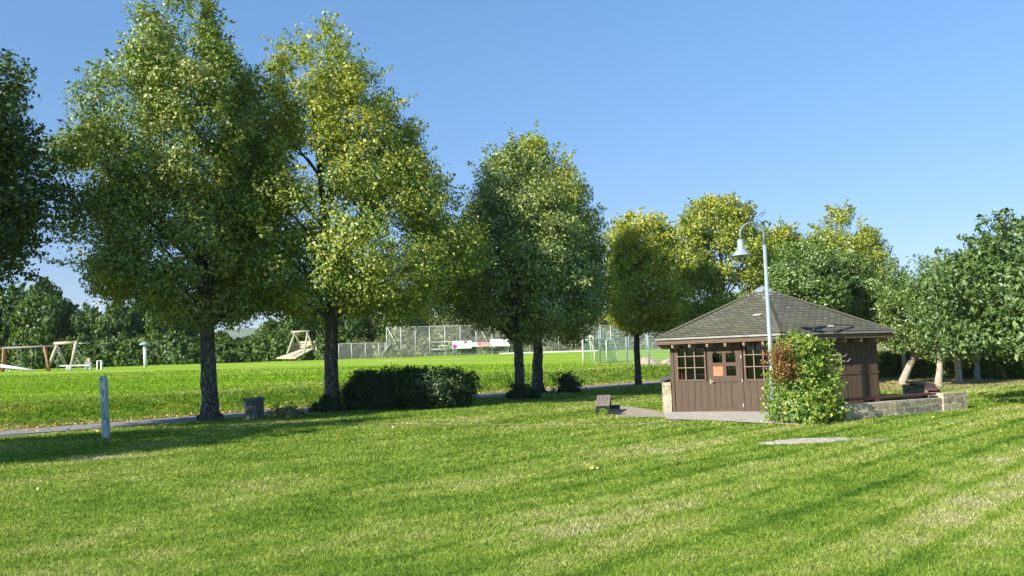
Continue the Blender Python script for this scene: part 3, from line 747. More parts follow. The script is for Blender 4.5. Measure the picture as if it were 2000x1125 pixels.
BGL = [
 (-45, 118, 560, 120, 0, 'dark woodland tree at the far left edge behind the swings'),
 (22, 120, 560, 110, 1, 'tall dark tree behind the left end of the swing'),
 (84, 118, 553, 108, 2, 'tallest rounded tree above the middle of the swing beam'),
 (128, 121, 590, 80, 0, 'medium dark tree above the log climbing frame'),
 (172, 119, 598, 76, 1, 'lower tree left of the wind turbine'),
 (226, 118, 594, 84, 2, 'bright green tree right of the wind turbine'),
 (274, 121, 586, 86, 0, 'bushy tree behind the mushroom shaped pole'),
 (322, 118, 592, 84, 1, 'loose green tree between the mushroom pole and the first big trunk'),
 (368, 120, 596, 84, 2, 'dark tree just left of the first big trunk'),
 (432, 126, 650, 70, 0, 'low dark tree just right of the first big trunk'),
 (482, 124, 658, 84, 1, 'low dark tree under the pale distant hill'),
 (532, 121, 628, 84, 2, 'dark tree left of the wooden ramp'),
 (578, 120, 600, 80, 0, 'tall tree directly behind the wooden ramp'),
 (622, 122, 596, 80, 1, 'tree between the wooden ramp and the second big trunk'),
 (682, 124, 600, 84, 1, 'green tree behind the low end of the wire fence'),
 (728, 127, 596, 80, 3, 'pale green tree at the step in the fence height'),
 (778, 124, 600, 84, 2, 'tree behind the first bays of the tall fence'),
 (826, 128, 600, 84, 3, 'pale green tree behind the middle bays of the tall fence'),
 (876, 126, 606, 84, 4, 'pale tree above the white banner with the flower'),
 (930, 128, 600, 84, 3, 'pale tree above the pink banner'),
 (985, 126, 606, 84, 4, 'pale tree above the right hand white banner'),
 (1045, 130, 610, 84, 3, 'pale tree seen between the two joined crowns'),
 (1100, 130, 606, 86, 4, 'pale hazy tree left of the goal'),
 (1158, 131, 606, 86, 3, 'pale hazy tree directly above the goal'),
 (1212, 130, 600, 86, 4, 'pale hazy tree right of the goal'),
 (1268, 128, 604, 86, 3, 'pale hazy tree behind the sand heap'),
 (1325, 126, 604, 90, 4, 'pale hazy tree behind the left corner of the hut roof'),
 (1700, 96, 600, 110, 1, 'far dark tree seen past the right corner of the hut roof'),
 (1800, 98, 590, 120, 0, 'far dark tree hidden behind the leaning orchard tree'),
]
for a in BGL: bgtree(*a)
# understorey bushes, one low rounded mesh shared
P, N, C, rr = crown_points([(0.0, 1.6, 1.6), (0.8, 1.9, 1.9), (1.7, 1.5, 1.5), (2.4, 0.7, 0.7), (2.7, 0.1, 0.1)], 26, 3200, 0.8, 30, 0.5, 0.8, 401, 0.2)
V, F = leaves(P, N, 0.30, 0.8)
UB = npmesh('undergrowth_bush', V, F, M['leaf_bg'])
UB2 = npmesh('undergrowth_bush', V, F, M['leaf_bg2'])
for i in range(33):
    px = -30 + i * 41 + random.uniform(-8, 8)
    if px > 1300: break
    d = 117 if px < 640 else 122
    g = GD(px, d); g.z -= 0.15
    o = link('undergrowth_bush', UB if px < 700 else UB2, None, g)
    s = random.uniform(1.0, 1.5)
    o.scale = (s * 1.25, s, s * random.uniform(0.85, 1.25)); o.rotation_euler = (0, 0, random.uniform(0, 6))
    tag(o, 'low bush in the shaded undergrowth below the wood edge left of the wire fence' if px < 640 else 'low pale bush in the undergrowth behind the wire fence', 'bush', 'bushes under the wood edge trees')

# ------------------------------------------------------------------ hedge (right), clipped
def hedge(px0, d0, px1, d1, h, w, n, label, seed):
    A = GD(px0, d0); B = GD(px1, d1); g = np.random.default_rng(seed)
    a = np.array(A); b = np.array(B); L = np.linalg.norm(b - a); u = (b - a) / L; nn = np.array([-u[1], u[0], 0])
    if nn[1] > 0: nn = -nn
    k = int(n)
    s = g.uniform(0, L, k)
    which = g.uniform(size=k)
    side = which < 0.62
    o = np.where(side, -1 * 0 + w / 2, g.uniform(-w / 2, w / 2, k)) ; z = np.where(side, g.uniform(0, h, k), h)
    back = (which > 0.85); o = np.where(back, -w / 2, o); z = np.where(back, g.uniform(0, h, k), z)
    wob = 0.07 * np.sin(s * 1.7) + 0.05 * np.sin(s * 4.1 + z * 2)
    P = a + u * s[:, None] + nn * (o + wob + g.normal(size=k) * 0.07)[:, None]
    P[:, 2] = a[2] + (b[2] - a[2]) * s / L + z + g.normal(size=k) * 0.05 + wob * 0.7
    N = nrm(nn * 0.5 + np.array([0, 0, 0.4]) + 0.8 * g.normal(size=(k, 3)))
    V, F = leaves(P, N, 0.12, 0.7)
    root = thing('hedge', label, 'hedge', A)
    V = V - np.array(A)
    link('foliage', npmesh('foliage', V, F, M['leaf_hedge']), root)
    mb = MB()
    for i in range(int(L / 0.8)):
        p = A + Vector(u) * (i * 0.8 + 0.3)
        for q in range(3):
            mb.tube([p + Vector((0, 0, -0.1)), p + Vector((random.uniform(-.2, .2), random.uniform(-.2, .2), h * 0.5)), p + Vector((random.uniform(-.35, .35), random.uniform(-.3, .3), h * 0.95))], [0.02, 0.015, 0.006], 5, cap=False)
    mb.build('stems', M['bark_dark'], root)
    # dense twiggy core so the hedge is opaque
    mb = MB()
    n2 = Vector(nn); zv = Vector((0, 0, 1)); m_ = 24
    for i in range(m_):
        p = A + Vector(u) * (L * i / m_); 
        mb.obox(p, Vector(u), n2, zv, 0.02, L / m_ - 0.02, -w * 0.3, w * 0.3, 0.0, h * 0.86)
    mb.build('twig_core', M['bark_dark'], root)
    return root
hedge(1690, 52.5, 2070, 43.2, 1.42, 0.9, 52000, 'long clipped hedge running across the back of the orchard lawn', 501)

# dry brush heap behind the hedge
g0 = GD(1745, 57); k = 5000; gg = np.random.default_rng(5)
P = gg.normal(size=(k, 3)) * np.array([1.6, 0.8, 0.5]); P[:, 2] = np.abs(P[:, 2]) + 0.6 * (1 - np.minimum(1, np.abs(P[:, 0]) / 3)) + 0.3
V, F = leaves(P, nrm(gg.normal(size=(k, 3))), 0.42, 0.10)
o = link('brush_heap', npmesh('brush_heap', V, F, M['straw']), None, g0 + Vector((0, 0, 0.15)))
tag(o, 'heap of pale dry brushwood showing above the hedge beside the hut corner', 'brush heap')

# ------------------------------------------------------------------ near shrubs
def shrub(name, label, cat, base, prof, n, leaf, nb, rb, leafm, seed, aspect=0.7, shoots=60, sl=0.4, group=None, stems=14, deep=0.25, flat=0.85):
    root = thing(name, label, cat, base, group)
    P, N, C, rr = crown_points(prof, nb, n, rb, shoots, sl, flat, seed, deep)
    P[:, 2] = np.maximum(P[:, 2], 0.02)
    V, F = leaves(P, N, leaf, aspect)
    link('foliage', npmesh('foliage', V, F, M[leafm]), root)
    b = MB(); g = random.Random(seed)
    for i in g.sample(range(len(C)), min(stems, len(C))):
        c = Vector(C[i]); f = Vector((c.x * 0.25, c.y * 0.25, -0.05))
        b.tube([f, f.lerp(c, 0.5) + Vector((g.uniform(-.05, .05), g.uniform(-.05, .05), 0.05)), c], [0.016, 0.011, 0.004], 5, cap=False)
    o = b.build('stems', M['bark_dark'], None); o.parent = root
    return root
# beech bush: two overlapping bushes
c1 = gp(738, 800); c2 = gp(850, 800)
c1.y += 0.9; c2.y += 0.9
HW = lambda c, px: px * c.y / FPX
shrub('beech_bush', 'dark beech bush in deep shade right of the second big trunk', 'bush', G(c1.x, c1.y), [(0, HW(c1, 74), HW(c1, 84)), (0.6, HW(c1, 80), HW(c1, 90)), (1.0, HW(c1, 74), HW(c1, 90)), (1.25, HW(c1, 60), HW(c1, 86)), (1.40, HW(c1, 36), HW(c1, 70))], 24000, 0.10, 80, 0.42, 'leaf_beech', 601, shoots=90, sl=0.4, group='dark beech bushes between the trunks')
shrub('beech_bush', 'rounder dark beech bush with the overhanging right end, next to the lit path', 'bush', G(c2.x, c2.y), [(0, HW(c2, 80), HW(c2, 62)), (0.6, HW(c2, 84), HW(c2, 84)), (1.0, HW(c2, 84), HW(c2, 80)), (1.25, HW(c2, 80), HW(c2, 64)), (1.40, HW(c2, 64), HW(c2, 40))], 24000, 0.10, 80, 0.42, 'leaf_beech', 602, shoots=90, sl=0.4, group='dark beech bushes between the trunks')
# small plants at the feet of trunks
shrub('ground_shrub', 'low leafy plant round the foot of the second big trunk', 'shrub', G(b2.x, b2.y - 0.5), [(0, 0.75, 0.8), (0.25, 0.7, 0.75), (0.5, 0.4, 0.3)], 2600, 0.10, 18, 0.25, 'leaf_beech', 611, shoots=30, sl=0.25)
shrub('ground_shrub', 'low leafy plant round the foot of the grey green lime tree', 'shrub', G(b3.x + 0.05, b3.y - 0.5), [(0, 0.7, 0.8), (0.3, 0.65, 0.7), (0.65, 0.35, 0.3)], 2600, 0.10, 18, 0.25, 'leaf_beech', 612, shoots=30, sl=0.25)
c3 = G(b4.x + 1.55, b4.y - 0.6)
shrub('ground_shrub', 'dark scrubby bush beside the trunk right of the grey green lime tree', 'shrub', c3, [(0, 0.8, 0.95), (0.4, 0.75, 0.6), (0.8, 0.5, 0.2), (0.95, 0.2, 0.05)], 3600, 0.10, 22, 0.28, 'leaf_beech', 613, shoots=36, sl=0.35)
c4 = gp(556, 815)
shrub('ground_shrub', 'flattened yellowish leafy plant in the sun beside the slatted bin', 'shrub', c4, [(0, 0.75, 0.8), (0.1, 0.7, 0.6), (0.26, 0.35, 0.2)], 1500, 0.12, 14, 0.16, 'leaf_pile', 614, shoots=26, sl=0.3)

# the mixed shrub beside the hut
sb = gp(1584, 829); sb = G(sb.x, sb.y + 0.75)
print('shrub', sb)
w = lambda px: px * sb.y / FPX
shrub('hut_shrub', 'big sunlit yellow green shrub hiding the near corner of the hut', 'shrub', sb,
      [(0, w(54), w(80)), (0.35, w(56), w(88)), (0.9, w(50), w(68)), (1.3, w(44), w(58)), (1.7, w(38), w(52)), (2.0, w(44), w(52)), (2.22, w(8), w(22))],
      24000, 0.085, 95, 0.34, 'leaf_shrub', 621, shoots=130, sl=0.42)
sr = Vector((at(1529, 700, sb.y - 0.8).x, sb.y - 0.64, 0)); sr = G(sr.x, sr.y)
shrub('barberry_shrub', 'reddish brown barberry climbing beside the lamp post above the green shrub', 'shrub', sr,
      [(1.12, 0.10, 0.15), (1.35, 0.24, 0.28), (1.75, 0.28, 0.28), (1.95, 0.22, 0.2), (2.08, 0.05, 0.05)], 1700, 0.058, 24, 0.15, 'leaf_red', 622, shoots=80, sl=0.28, stems=1)
# creeper at the pole
lp = Vector((at(1505.5, 700, sb.y + 0.35).x, sb.y + 0.35, 0)); lp = G(lp.x, lp.y)
shrub('creeper', 'small green creeper growing up round the foot of the lamp post', 'climber', G(lp.x - 0.02, lp.y + 0.02),
      [(0.0, 0.14, 0.2), (0.5, 0.05, 0.2), (1.3, 0.03, 0.20), (1.5, 0.02, 0.1)], 420, 0.07, 16, 0.10, 'leaf_shrub', 623, shoots=12, sl=0.26, stems=6)
# bare twigs and coral flower belong to a straggly rose
rz = Vector((at(1618, 760, sb.y - 0.1).x, sb.y - 0.1, 0)); rz = G(rz.x, rz.y)
rt = thing('rose_bush', 'straggly rose with bare pale twigs and one coral bloom right of the shrub', 'rose', rz)
b = MB()
tw = [[(1610, 790), (1612, 745), (1618, 700), (1617, 686)], [(1612, 745), (1620, 716), (1622, 694)], [(1618, 696), (1632, 693), (1645, 696), (1650, 696), (1654, 691)], [(1620, 704), (1632, 702), (1642, 703), (1650, 706), (1657, 705), (1661, 700)],
      [(1608, 770), (1618, 735), (1628, 715), (1640, 705)], [(1612, 760), (1626, 738), (1634, 724)], [(1640, 704), (1644, 699)], [(1634, 694), (1636, 690)]]
for k, pl in enumerate(tw):
    b.tube([at(x, y, rz.y + 0.05 * math.sin(k * 2 + i)) for i, (x, y) in enumerate(pl)], [0.014 - 0.008 * i / (len(pl) - 1) for i in range(len(pl))], 6)
b.build('twigs', M['deadtwig'], rt)
b = MB(); fc = at(1636, 722, rz.y - 0.05)
for k in range(12):
    a = k * 2.4; q = fc + Vector((math.cos(a) * 0.035, math.sin(a) * 0.035, 0.01 * (k % 3)))
    b.lathe(q, [(0.001, -0.02), (0.028, -0.01), (0.034, 0.01), (0.002, 0.025)], 7)
b.build('bloom', M['pinkflower'], rt)
k = 420; P = np.array([[*(at(random.uniform(1602, 1645), random.uniform(690, 745), rz.y + random.uniform(-.2, .15)) - rz)] for _ in range(k)])
V, F = leaves(P, nrm(rng.normal(size=(k, 3)) + [0, 0, 0.5]), 0.06, 0.7)
link('foliage', npmesh('foliage', V, F, M['leaf_shrub']), rt)

# ------------------------------------------------------------------ hut
HC = Vector((8.49, 29.49, 0)); RE, RW, TH = 4.147, 3.636, 0.106
BA = math.atan2(HC.x, HC.y)
def hexc(k, r):
    a = TH + k * math.pi / 3
    return Vector((HC.x + r * (-math.sin(BA) * math.cos(a) + math.cos(BA) * math.sin(a)), HC.y + r * (-math.cos(BA) * math.cos(a) - math.sin(BA) * math.sin(a)), 0))
Z = Vector((0, 0, 1))
hut = thing('hut', 'brown hexagonal wooden hut with shingle roof on the lawn', 'hut', (HC.x, HC.y, 0))
def frame(k):
    A, B = hexc(k, RW), hexc(k + 1, RW)
    d = (B - A).normalized(); n = Vector((d.y, -d.x, 0))
    if n.dot(A - HC) < 0: n = -n
    return A, d, n, (B - A).length
def boards(mb, A, d, n, t0, t1, z0, z1, w=0.21, alt=True):
    k = max(1, round((t1 - t0) / w)); w = (t1 - t0) / k
    for i in range(k):
        g = 0.006; oo = 0.004 * ((i * 7) % 3)
        x0, x1 = t0 + i * w + g, t0 + (i + 1) * w - g
        mb.obox(A, d, n, Z, x0, x1, -0.035, 0.012 + oo, z0, z1)
        if alt: mb.obox(A, d, n, Z, x0 + w * 0.60, x0 + w * 0.60 + 0.014, 0.012 + oo, 0.018 + oo, z0, z1 - 0.01)
def core(mb, A, d, n, t0, t1, z0, z1):
    mb.obox(A, d, n, Z, t0, t1, -0.10, -0.037, z0, z1)
ZT = 2.34
A, d, n, LW = frame(-1)
wl = MB()
# front wall with openings for two windows and the door
core(wl, A, d, n, 0.04, 1.28, 0, 1.0); core(wl, A, d, n, 2.44, LW - 0.04, 0, 1.0)
core(wl, A, d, n, 0.04, 0.19, 1.003, ZT); core(wl, A, d, n, 1.235, 1.30, 1.003, ZT); core(wl, A, d, n, 2.44, 2.51, 1.003, ZT); core(wl, A, d, n, LW - 0.19, LW - 0.04, 1.003, ZT)
core(wl, A, d, n, 1.303, 2.437, 1.96, ZT); core(wl, A, d, n, 0.193, 1.232, 2.15, ZT); core(wl, A, d, n, 2.513, LW - 0.193, 2.15, ZT)
boards(wl, A, d, n, 0.10, 1.27, 0.03, 1.0, 0.225); boards(wl, A, d, n, 2.46, LW - 0.05, 0.03, 1.0, 0.225)
boards(wl, A, d, n, 0.09, 0.19, 1.003, ZT, 0.2, False); boards(wl, A, d, n, LW - 0.19, LW - 0.05, 1.003, ZT, 0.2, False)
boards(wl, A, d, n, 1.30, 2.44, 1.965, ZT, 0.19, False)
# corner post and door posts
wl.obox(A, d, n, Z, 0.0, 0.085, -0.06, 0.03, 0.0, ZT)
wl.obox(A, d, n, Z, LW - 0.045, LW + 0.0, -0.06, 0.03, 0.0, ZT)
wl.obox(A, d, n, Z, 2.432, 2.458, -0.05, 0.026, 0.0, 1.96)
wl.obox(A, d, n, Z, 1.278, 1.298, -0.05, 0.026, 0.0, 1.96)
wl.build('wall', M['wood'], hut)
# other walls
for k in (0, 1, 2, 3, 4):
    A2, d2, n2, L2 = frame(k)
    mb = MB()
    core(mb, A2, d2, n2, 0.03, L2 - 0.03, 0, ZT)
    boards(mb, A2, d2, n2, 0.03, L2 - 0.03, 0.03, 1.08, 0.2)
    boards(mb, A2, d2, n2, 0.03, L2 - 0.03, 1.16, ZT, 0.2)
    mb.obox(A2, d2, n2, Z, 0.02, L2 - 0.02, -0.035, 0.034, 1.085, 1.155)
    mb.build('wall', M['wood_dark'], hut)
# floor
mb = MB(); mb.face([hexc(k, RW - 0.1) + Vector((0, 0, 0.05)) for k in range(6)]); mb.build('floor', M['interior'], hut)
mb = MB()
for k in range(6):
    p, q = hexc(k, RW - 0.13), hexc(k + 1, RW - 0.13)
    if k == 5: continue
    mb.face([p + Z * 0.05, q + Z * 0.05, q + Z * 2.3, p + Z * 2.3])
mb.face([hexc(k, RW - 0.13) + Z * 2.32 for k in range(6)])
mb.build('lining', M['interior'], hut)
# table with bench inside, a faint pale strip seen through the window
def window(t0, t1, z0, z1, bars_t, bars_z):
    fr = MB(); w = 0.05
    fr.obox(A, d, n, Z, t0, t1, -0.06, 0.035, z0, z0 + w); fr.obox(A, d, n, Z, t0, t1, -0.06, 0.035, z1 - w, z1)
    fr.obox(A, d, n, Z, t0, t0 + w, -0.06, 0.033, z0 + w, z1 - w); fr.obox(A, d, n, Z, t1 - w, t1, -0.06, 0.033, z0 + w, z1 - w)
    win = fr.build('window', M['fascia'], hut)
    mu = MB()
    for t in bars_t: mu.obox(A, d, n, Z, t - 0.012, t + 0.012, -0.03, 0.022, z0 + w, z1 - w)
    for z in bars_z: mu.obox(A, d, n, Z, t0 + 0.0, t1 - 0.0, 0.0235, 0.045, z - 0.011, z + 0.011)
    mu.build('muntins', M['tail'], win)
    gl = MB(); gl.obox(A, d, n, Z, t0 + w, t1 - w, -0.042, -0.036, z0 + w, z1 - w); gl.build('pane', M['glass'], win)
window(0.195, 1.23, 1.005, 2.145, (0.51, 0.83), (1.43, 1.79))
window(2.515, 3.44, 1.005, 2.145, (2.83, 3.13), (1.43, 1.79))
# door
dr = MB(); t0, t1 = 1.302, 2.428
tp = [(1.465, 1.796), (1.916, 2.239)]; zp = [(1.57, 1.86), (1.16, 1.46)]
xs = [t0, 1.465, 1.796, 1.916, 2.239, t1]
for i in (0, 2, 4): dr.obox(A, d, n, Z, xs[i], xs[i + 1], -0.03, 0.024, 1.06, 1.95)
for (x0, x1) in tp:
    for z0, z1 in ((1.86, 1.95), (1.46, 1.57), (1.06, 1.16)): dr.obox(A, d, n, Z, x0, x1, -0.03, 0.022, z0, z1)
dr.obox(A, d, n, Z, t0, t1, -0.03, 0.026, 1.0, 1.058)
dr.obox(A, d, n, Z, t0, 1.49, -0.03, 0.024, 0.03, 0.998); dr.obox(A, d, n, Z, 2.25, t1, -0.03, 0.024, 0.03, 0.998)
dr.obox(A, d, n, Z, 1.49, 2.25, -0.03, 0.023, 0.03, 0.19)
boards(dr, A, d, n, 1.492, 2.248, 0.192, 0.998, 0.19, False)
dr.obox(A, d, n, Z, 1.47, 2.27, 0.027, 0.040, 0.975, 1.0); dr.obox(A, d, n, Z, 1.47, 2.27, 0.027, 0.040, 0.185, 0.205)
door = dr.build('door', M['wood'], hut)
for i, (x0, x1) in enumerate(tp):
    for j, (z0, z1) in enumerate(zp):
        mb = MB()
        if i == 0 and j == 1:
            mb.obox(A, d, n, Z, x0, x1, -0.01, 0.012, z0, z1); o = mb.build('blanking_board', M['orange_board'], door); o['label'] = 'orange plywood board in place of the lower left door pane'
        else:
            mb.obox(A, d, n, Z, x0, x1, -0.016, -0.010, z0, z1); mb.build('pane', M['glass'], door)
mb = MB(); mb.obox(A, d, n, Z, 1.345, 1.385, 0.0245, 0.030, 0.90, 1.08); mb.build('lock_plate', M['brass'], door)
mb = MB(); mb.tube([A + d * 1.37 + n * 0.03 + Z * 0.99, A + d * 1.37 + n * 0.08 + Z * 0.99, A + d * 1.50 + n * 0.085 + Z * 0.985], 0.014, 8); mb.tube([A + d * 1.38 + n * 0.03 + Z * 0.93, A + d * 1.38 + n * 0.05 + Z * 0.93], 0.018, 8)
mb.build('handle', M['handle'], door)
for z in (0.25, 1.0, 1.72):
    mb = MB(); mb.tube([A + d * 2.43 + n * 0.03 + Z * (z - 0.06), A + d * 2.43 + n * 0.03 + Z * (z + 0.06)], 0.013, 8); mb.build('hinge', M['handle'], door)
# white strips behind the door panes imitate reflections in the glass
for k, (tt, zz) in enumerate(((1.55, 1.80), (2.0, 1.80), (2.0, 1.40))):
    mb = MB()
    p = A + d * tt - n * 0.045
    mb.tube([p + Z * (zz + 0.02) - d * 0.05, p + Z * (zz - 0.035) + d * 0.0, p + Z * (zz - 0.04) + d * 0.03], 0.008, 6)
    mb.build('reflection_strip', M['white'], door)
    mb = MB(); mb.tube([p + Z * (zz - 0.04) + d * 0.12, p + Z * (zz + 0.045) + d * 0.20], 0.010, 6)
    mb.build('reflection_strip', M['white'], door)
# red ornament on the left window sill (inside the pane)
p = A + d * 0.31 - n * 0.10 + Z * 1.06
mb = MB(); mb.lathe(p, [(0.001, 0), (0.05, 0.0), (0.055, 0.05), (0.035, 0.10), (0.045, 0.13), (0.03, 0.18), (0.001, 0.22)], 14)
o = mb.build('sill_ornament', M['red'], None, p); tag(o, 'small red and white ornament standing inside the left hut window', 'ornament')
for dz, a in ((0.04, 0.5), (0.09, -0.4), (0.15, 0.1)):
    mb = MB(); mb.lathe(p + n * 0.045 + d * 0.02 * a + Z * dz, [(0.001, -0.012), (0.014, 0), (0.001, 0.012)], 8); mb.build('white_dot', M['white'], o)
# shelf inside behind the window
mb = MB(); mb.obox(A, d, n, Z, 0.4, 1.2, -0.9, -0.6, 1.18, 1.20); mb.obox(A, d, n, Z, 0.42, 0.46, -0.8, -0.7, 0.05, 1.18); mb.obox(A, d, n, Z, 1.14, 1.18, -0.8, -0.7, 0.05, 1.18)
o = mb.build('shelf', M['beam_grey'], None, A - n * 0.75 + d * 0.8); tag(o, 'narrow grey shelf inside the hut behind the left window', 'shelf')
# left low stone plinth with slate cap
A3, d3, n3, L3 = frame(-2)
mb = MB(); mb.obox(A3, d3, n3, Z, 0.0, L3 - 0.06, 0.055, 0.34, -0.05, 0.98)
pl = mb.build('stone_plinth', M['stone_pale'], hut)
mb = MB(); P8 = []
for z_off in (0.0, 0.035):
    for (t_, o_, z_) in ((0.0, 0.05, 1.08), (L3 - 0.04, 0.05, 1.08), (L3 - 0.04, 0.40, 0.985), (0.0, 0.40, 0.985)):
        P8.append(A3 + d3 * t_ + n3 * o_ + Z * (z_ + z_off))
mb.hexa(P8); mb.build('slate_cap', M['slate'], pl)

# roof
ZE = 2.40; APEX = Vector((HC.x, HC.y, 4.02))
rf = MB(); nc = 27
for k in range(6):
    p, q = hexc(k, RE + 0.05) + Z * (ZE), hexc(k + 1, RE + 0.05) + Z * ZE
    mid = (p + q) / 2; sl = (APEX - mid); SL = sl.length; W = (q - p).length
    nf = (q - p).cross(APEX - p).normalized()
    if nf.z < 0: nf = -nf
    for i in range(nc):
        v0, v1 = i / nc, (i + 1) / nc
        sag = lambda v: nf * (-0.035 * math.sin(math.pi * v))
        a = p.lerp(APEX, v0); b_ = q.lerp(APEX, v0); c = q.lerp(APEX, v1); e = p.lerp(APEX, v1)
        lift = nf * 0.007
        a2, b2_ = a + lift + sag(v0), b_ + lift + sag(v0); c2, e2 = c + sag(v1) + nf * 0.002, e + sag(v1) + nf * 0.002
        vv0, vv1 = i * 0.125, (i + 1) * 0.125
        fac = SL / nc / 0.125
        hw0, hw1 = W * (1 - v0) / 2, W * (1 - v1) / 2
        rf.face([a2, b2_, c2, e2], [(-hw0, vv0), (hw0, vv0), (hw1, vv1), (-hw1, vv1)])
        rf.face([a + sag(v0), b_ + sag(v0), b2_, a2], [(0, 0), (W, 0), (W, 0.01), (0, 0.01)])
    rf.face([q - Z * 0.03, p - Z * 0.03, HC + Z * (APEX.z - 0.05)], [(0, 0), (1, 0), (0.5, 1)])
    # hip cap strips
roof = rf.build('roof', M['shingle'], hut)
hp = MB()
for k in range(6):
    p = hexc(k, RE + 0.05) + Z * (ZE + 0.012)
    dd = (APEX - p); Ld = dd.length; dd.normalize(); sd = dd.cross(Z).normalized(); up = sd.cross(dd).normalized()
    m_ = 24
    for i in range(m_):
        s0, s1 = Ld * i / m_, Ld * (i + 1.15) / m_
        if s1 > Ld: s1 = Ld
        c0, c1 = p + dd * s0 + up * 0.025, p + dd * s1 + up * 0.012
        for sg in (-1, 1):
            hp.face([c0, c0 + sd * sg * 0.09 - up * 0.04, c1 + sd * sg * 0.09 - up * 0.036, c1][::sg], [(0, 0), (0.1, 0), (0.1, 0.1), (0, 0.1)])
hp.build('hip_shingles', M['shingle'], roof)
cp = MB()
for k in range(6):
    p, q = hexc(k, 0.42) + Z * (APEX.z - 0.17), hexc(k + 1, 0.42) + Z * (APEX.z - 0.17)
    top = APEX + Z * 0.07
    m1, m2 = p.lerp(top, 0.5) + Z * 0.012, q.lerp(top, 0.5) + Z * 0.012
    cp.face([p, q, m2, m1]); cp.face([m1, m2, top])
    cp.tube([p + Z * 0.01, top], 0.012, 5)
cp.build('zinc_cap', M['zinc'], roof)
# lichen-white and missing-tab marks on the slopes (small light flat scraps)
def on_face(k, u, v):
    p, q = hexc(k, RE + 0.05) + Z * ZE, hexc(k + 1, RE + 0.05) + Z * ZE
    nf = (q - p).cross(APEX - p).normalized()
    if nf.z < 0: nf = -nf
    return p.lerp(q, u).lerp(APEX, v) + nf * 0.02, (q - p).normalized(), (APEX - (p + q) / 2).normalized(), nf
for (k, u, v, w_, h_) in ((-1, 0.80, 0.36, 0.30, 0.11), (0, 0.50, 0.085, 0.26, 0.11), (0, 0.345, 0.012, 0.28, 0.07)):
    c, du, dv, nf = on_face(k, u, v); mb = MB()
    mb.hexa([c - du * w_ / 2 - nf * .01, c + du * w_ / 2 * 0.8 - nf * .01, c + du * w_ / 2 + dv * h_ - nf * .01, c - du * w_ / 2 * 0.7 + dv * h_ - nf * .01, c - du * w_ / 2 + nf * .004, c + du * w_ / 2 * 0.8 + nf * .004, c + du * w_ / 2 + dv * h_ + nf * .004, c - du * w_ / 2 * 0.7 + dv * h_ + nf * .004])
    mb.build('bare_patch', M['concrete'], roof)
gs = random.Random(3)
for i in range(38):
    mb = MB()
    if i < 22: k, u, v = gs.choice((-1, 0)), gs.uniform(0.0, 1.0), gs.uniform(0.80, 0.90)
    elif i < 34: k, u, v = -1, gs.uniform(0.9, 1.0), gs.uniform(0.6, 0.85)
    else: k, u, v = gs.choice((-1, 0)), gs.uniform(0.05, 0.95), gs.uniform(0.05, 0.8)
    c, du, dv, nf = on_face(k, u, v); s_ = gs.uniform(0.008, 0.022)
    mb.lathe(c, [(0.001, -0.01), (s_, 0.0), (s_ * 0.7, 0.012), (0.001, 0.016)], 6)
    mb.build('lichen_spot', M['white'], roof)
# fascia, gutter, tails
for k in range(6):
    p, q = hexc(k, RE), hexc(k + 1, RE); dd = (q - p).normalized(); nn = Vector((dd.y, -dd.x, 0))
    if nn.dot(p - HC) < 0: nn = -nn
    L = (q - p).length
    mb = MB(); mb.obox(p, dd, nn, Z, 0.0, L, -0.03, 0.0, 2.185, 2.335); fa = mb.build('fascia', M['fascia'], hut)
    mb = MB(); mb.obox(p, dd, nn, Z, -0.02, L + 0.02, 0.003, 0.055, 2.33, 2.385); mb.build('drip_edge', M['gutter'], fa)
    # soffit
    Ak, dk, nk, Lk = frame(k)
    mb = MB(); mb.face([p + Z * 2.345 - nn * 0.03, q + Z * 2.345 - nn * 0.03, hexc(k + 1, RW - 0.05) + Z * 2.345, hexc(k, RW - 0.05) + Z * 2.345]); mb.build('soffit', M['wood_dark'], hut)
    ov = (RE - RW) * math.cos(math.pi / 6)
    for i in range(6 if k != 5 else 6):
        tt = Lk * (i + 0.5) / 6 - 0.02
        mb = MB(); x = ov - 0.035
        pts = [(-0.02, 2.17), (x, 2.17), (x, 2.10), (x - 0.02, 2.065), (x - 0.07, 2.05), (-0.02, 2.05)]
        for s0 in (-1, 1):
            f = [Ak + dk * (tt + s0 * 0.035) + nk * o_ + Z * z_ for o_, z_ in pts]
            mb.face(f[::s0])
        for j in range(len(pts)):
            a_, b_ = pts[j], pts[(j + 1) % len(pts)]
            mb.face([Ak + dk * (tt + 0.035) + nk * a_[0] + Z * a_[1], Ak + dk * (tt - 0.035) + nk * a_[0] + Z * a_[1], Ak + dk * (tt - 0.035) + nk * b_[0] + Z * b_[1], Ak + dk * (tt + 0.035) + nk * b_[0] + Z * b_[1]])
        mb.build('rafter_tail', M['tail'], hut)

# ------------------------------------------------------------------ street lamp
lamp = thing('street_lamp', 'tall grey blue street lamp with arched arm and bell shade in front of the hut', 'street lamp', lp)
LD = lp.y
def lz(y): return at(1503, y, LD).z
mb = MB(); zj = lz(478)
mb.tube([lp + Z * -0.1, lp + Z * 0.9, lp + Z * 0.93, Vector((lp.x, LD, zj))], [0.072, 0.072, 0.060, 0.048], 16); mb.build('pole', M['pole'], lamp)
arc = MB(); top = lz(434); hd = at(1446, 466, LD); r_ = (lp.x - hd.x) / 2; cxm = (lp.x + hd.x) / 2
zc = top - r_
pts = [Vector((lp.x, LD, zj - 0.02)), Vector((lp.x, LD, zc))]
for i in range(1, 16):
    a = math.pi * i / 16; pts.append(Vector((cxm + r_ * math.cos(a), LD, zc + r_ * math.sin(a))))
pts += [Vector((hd.x, LD, zc)), Vector((hd.x, LD, lz(469)))]
arc.tube(pts, [0.040] * 2 + [0.034] * 17, 12); arc.build('arched_arm', M['pole_dark'], lamp)
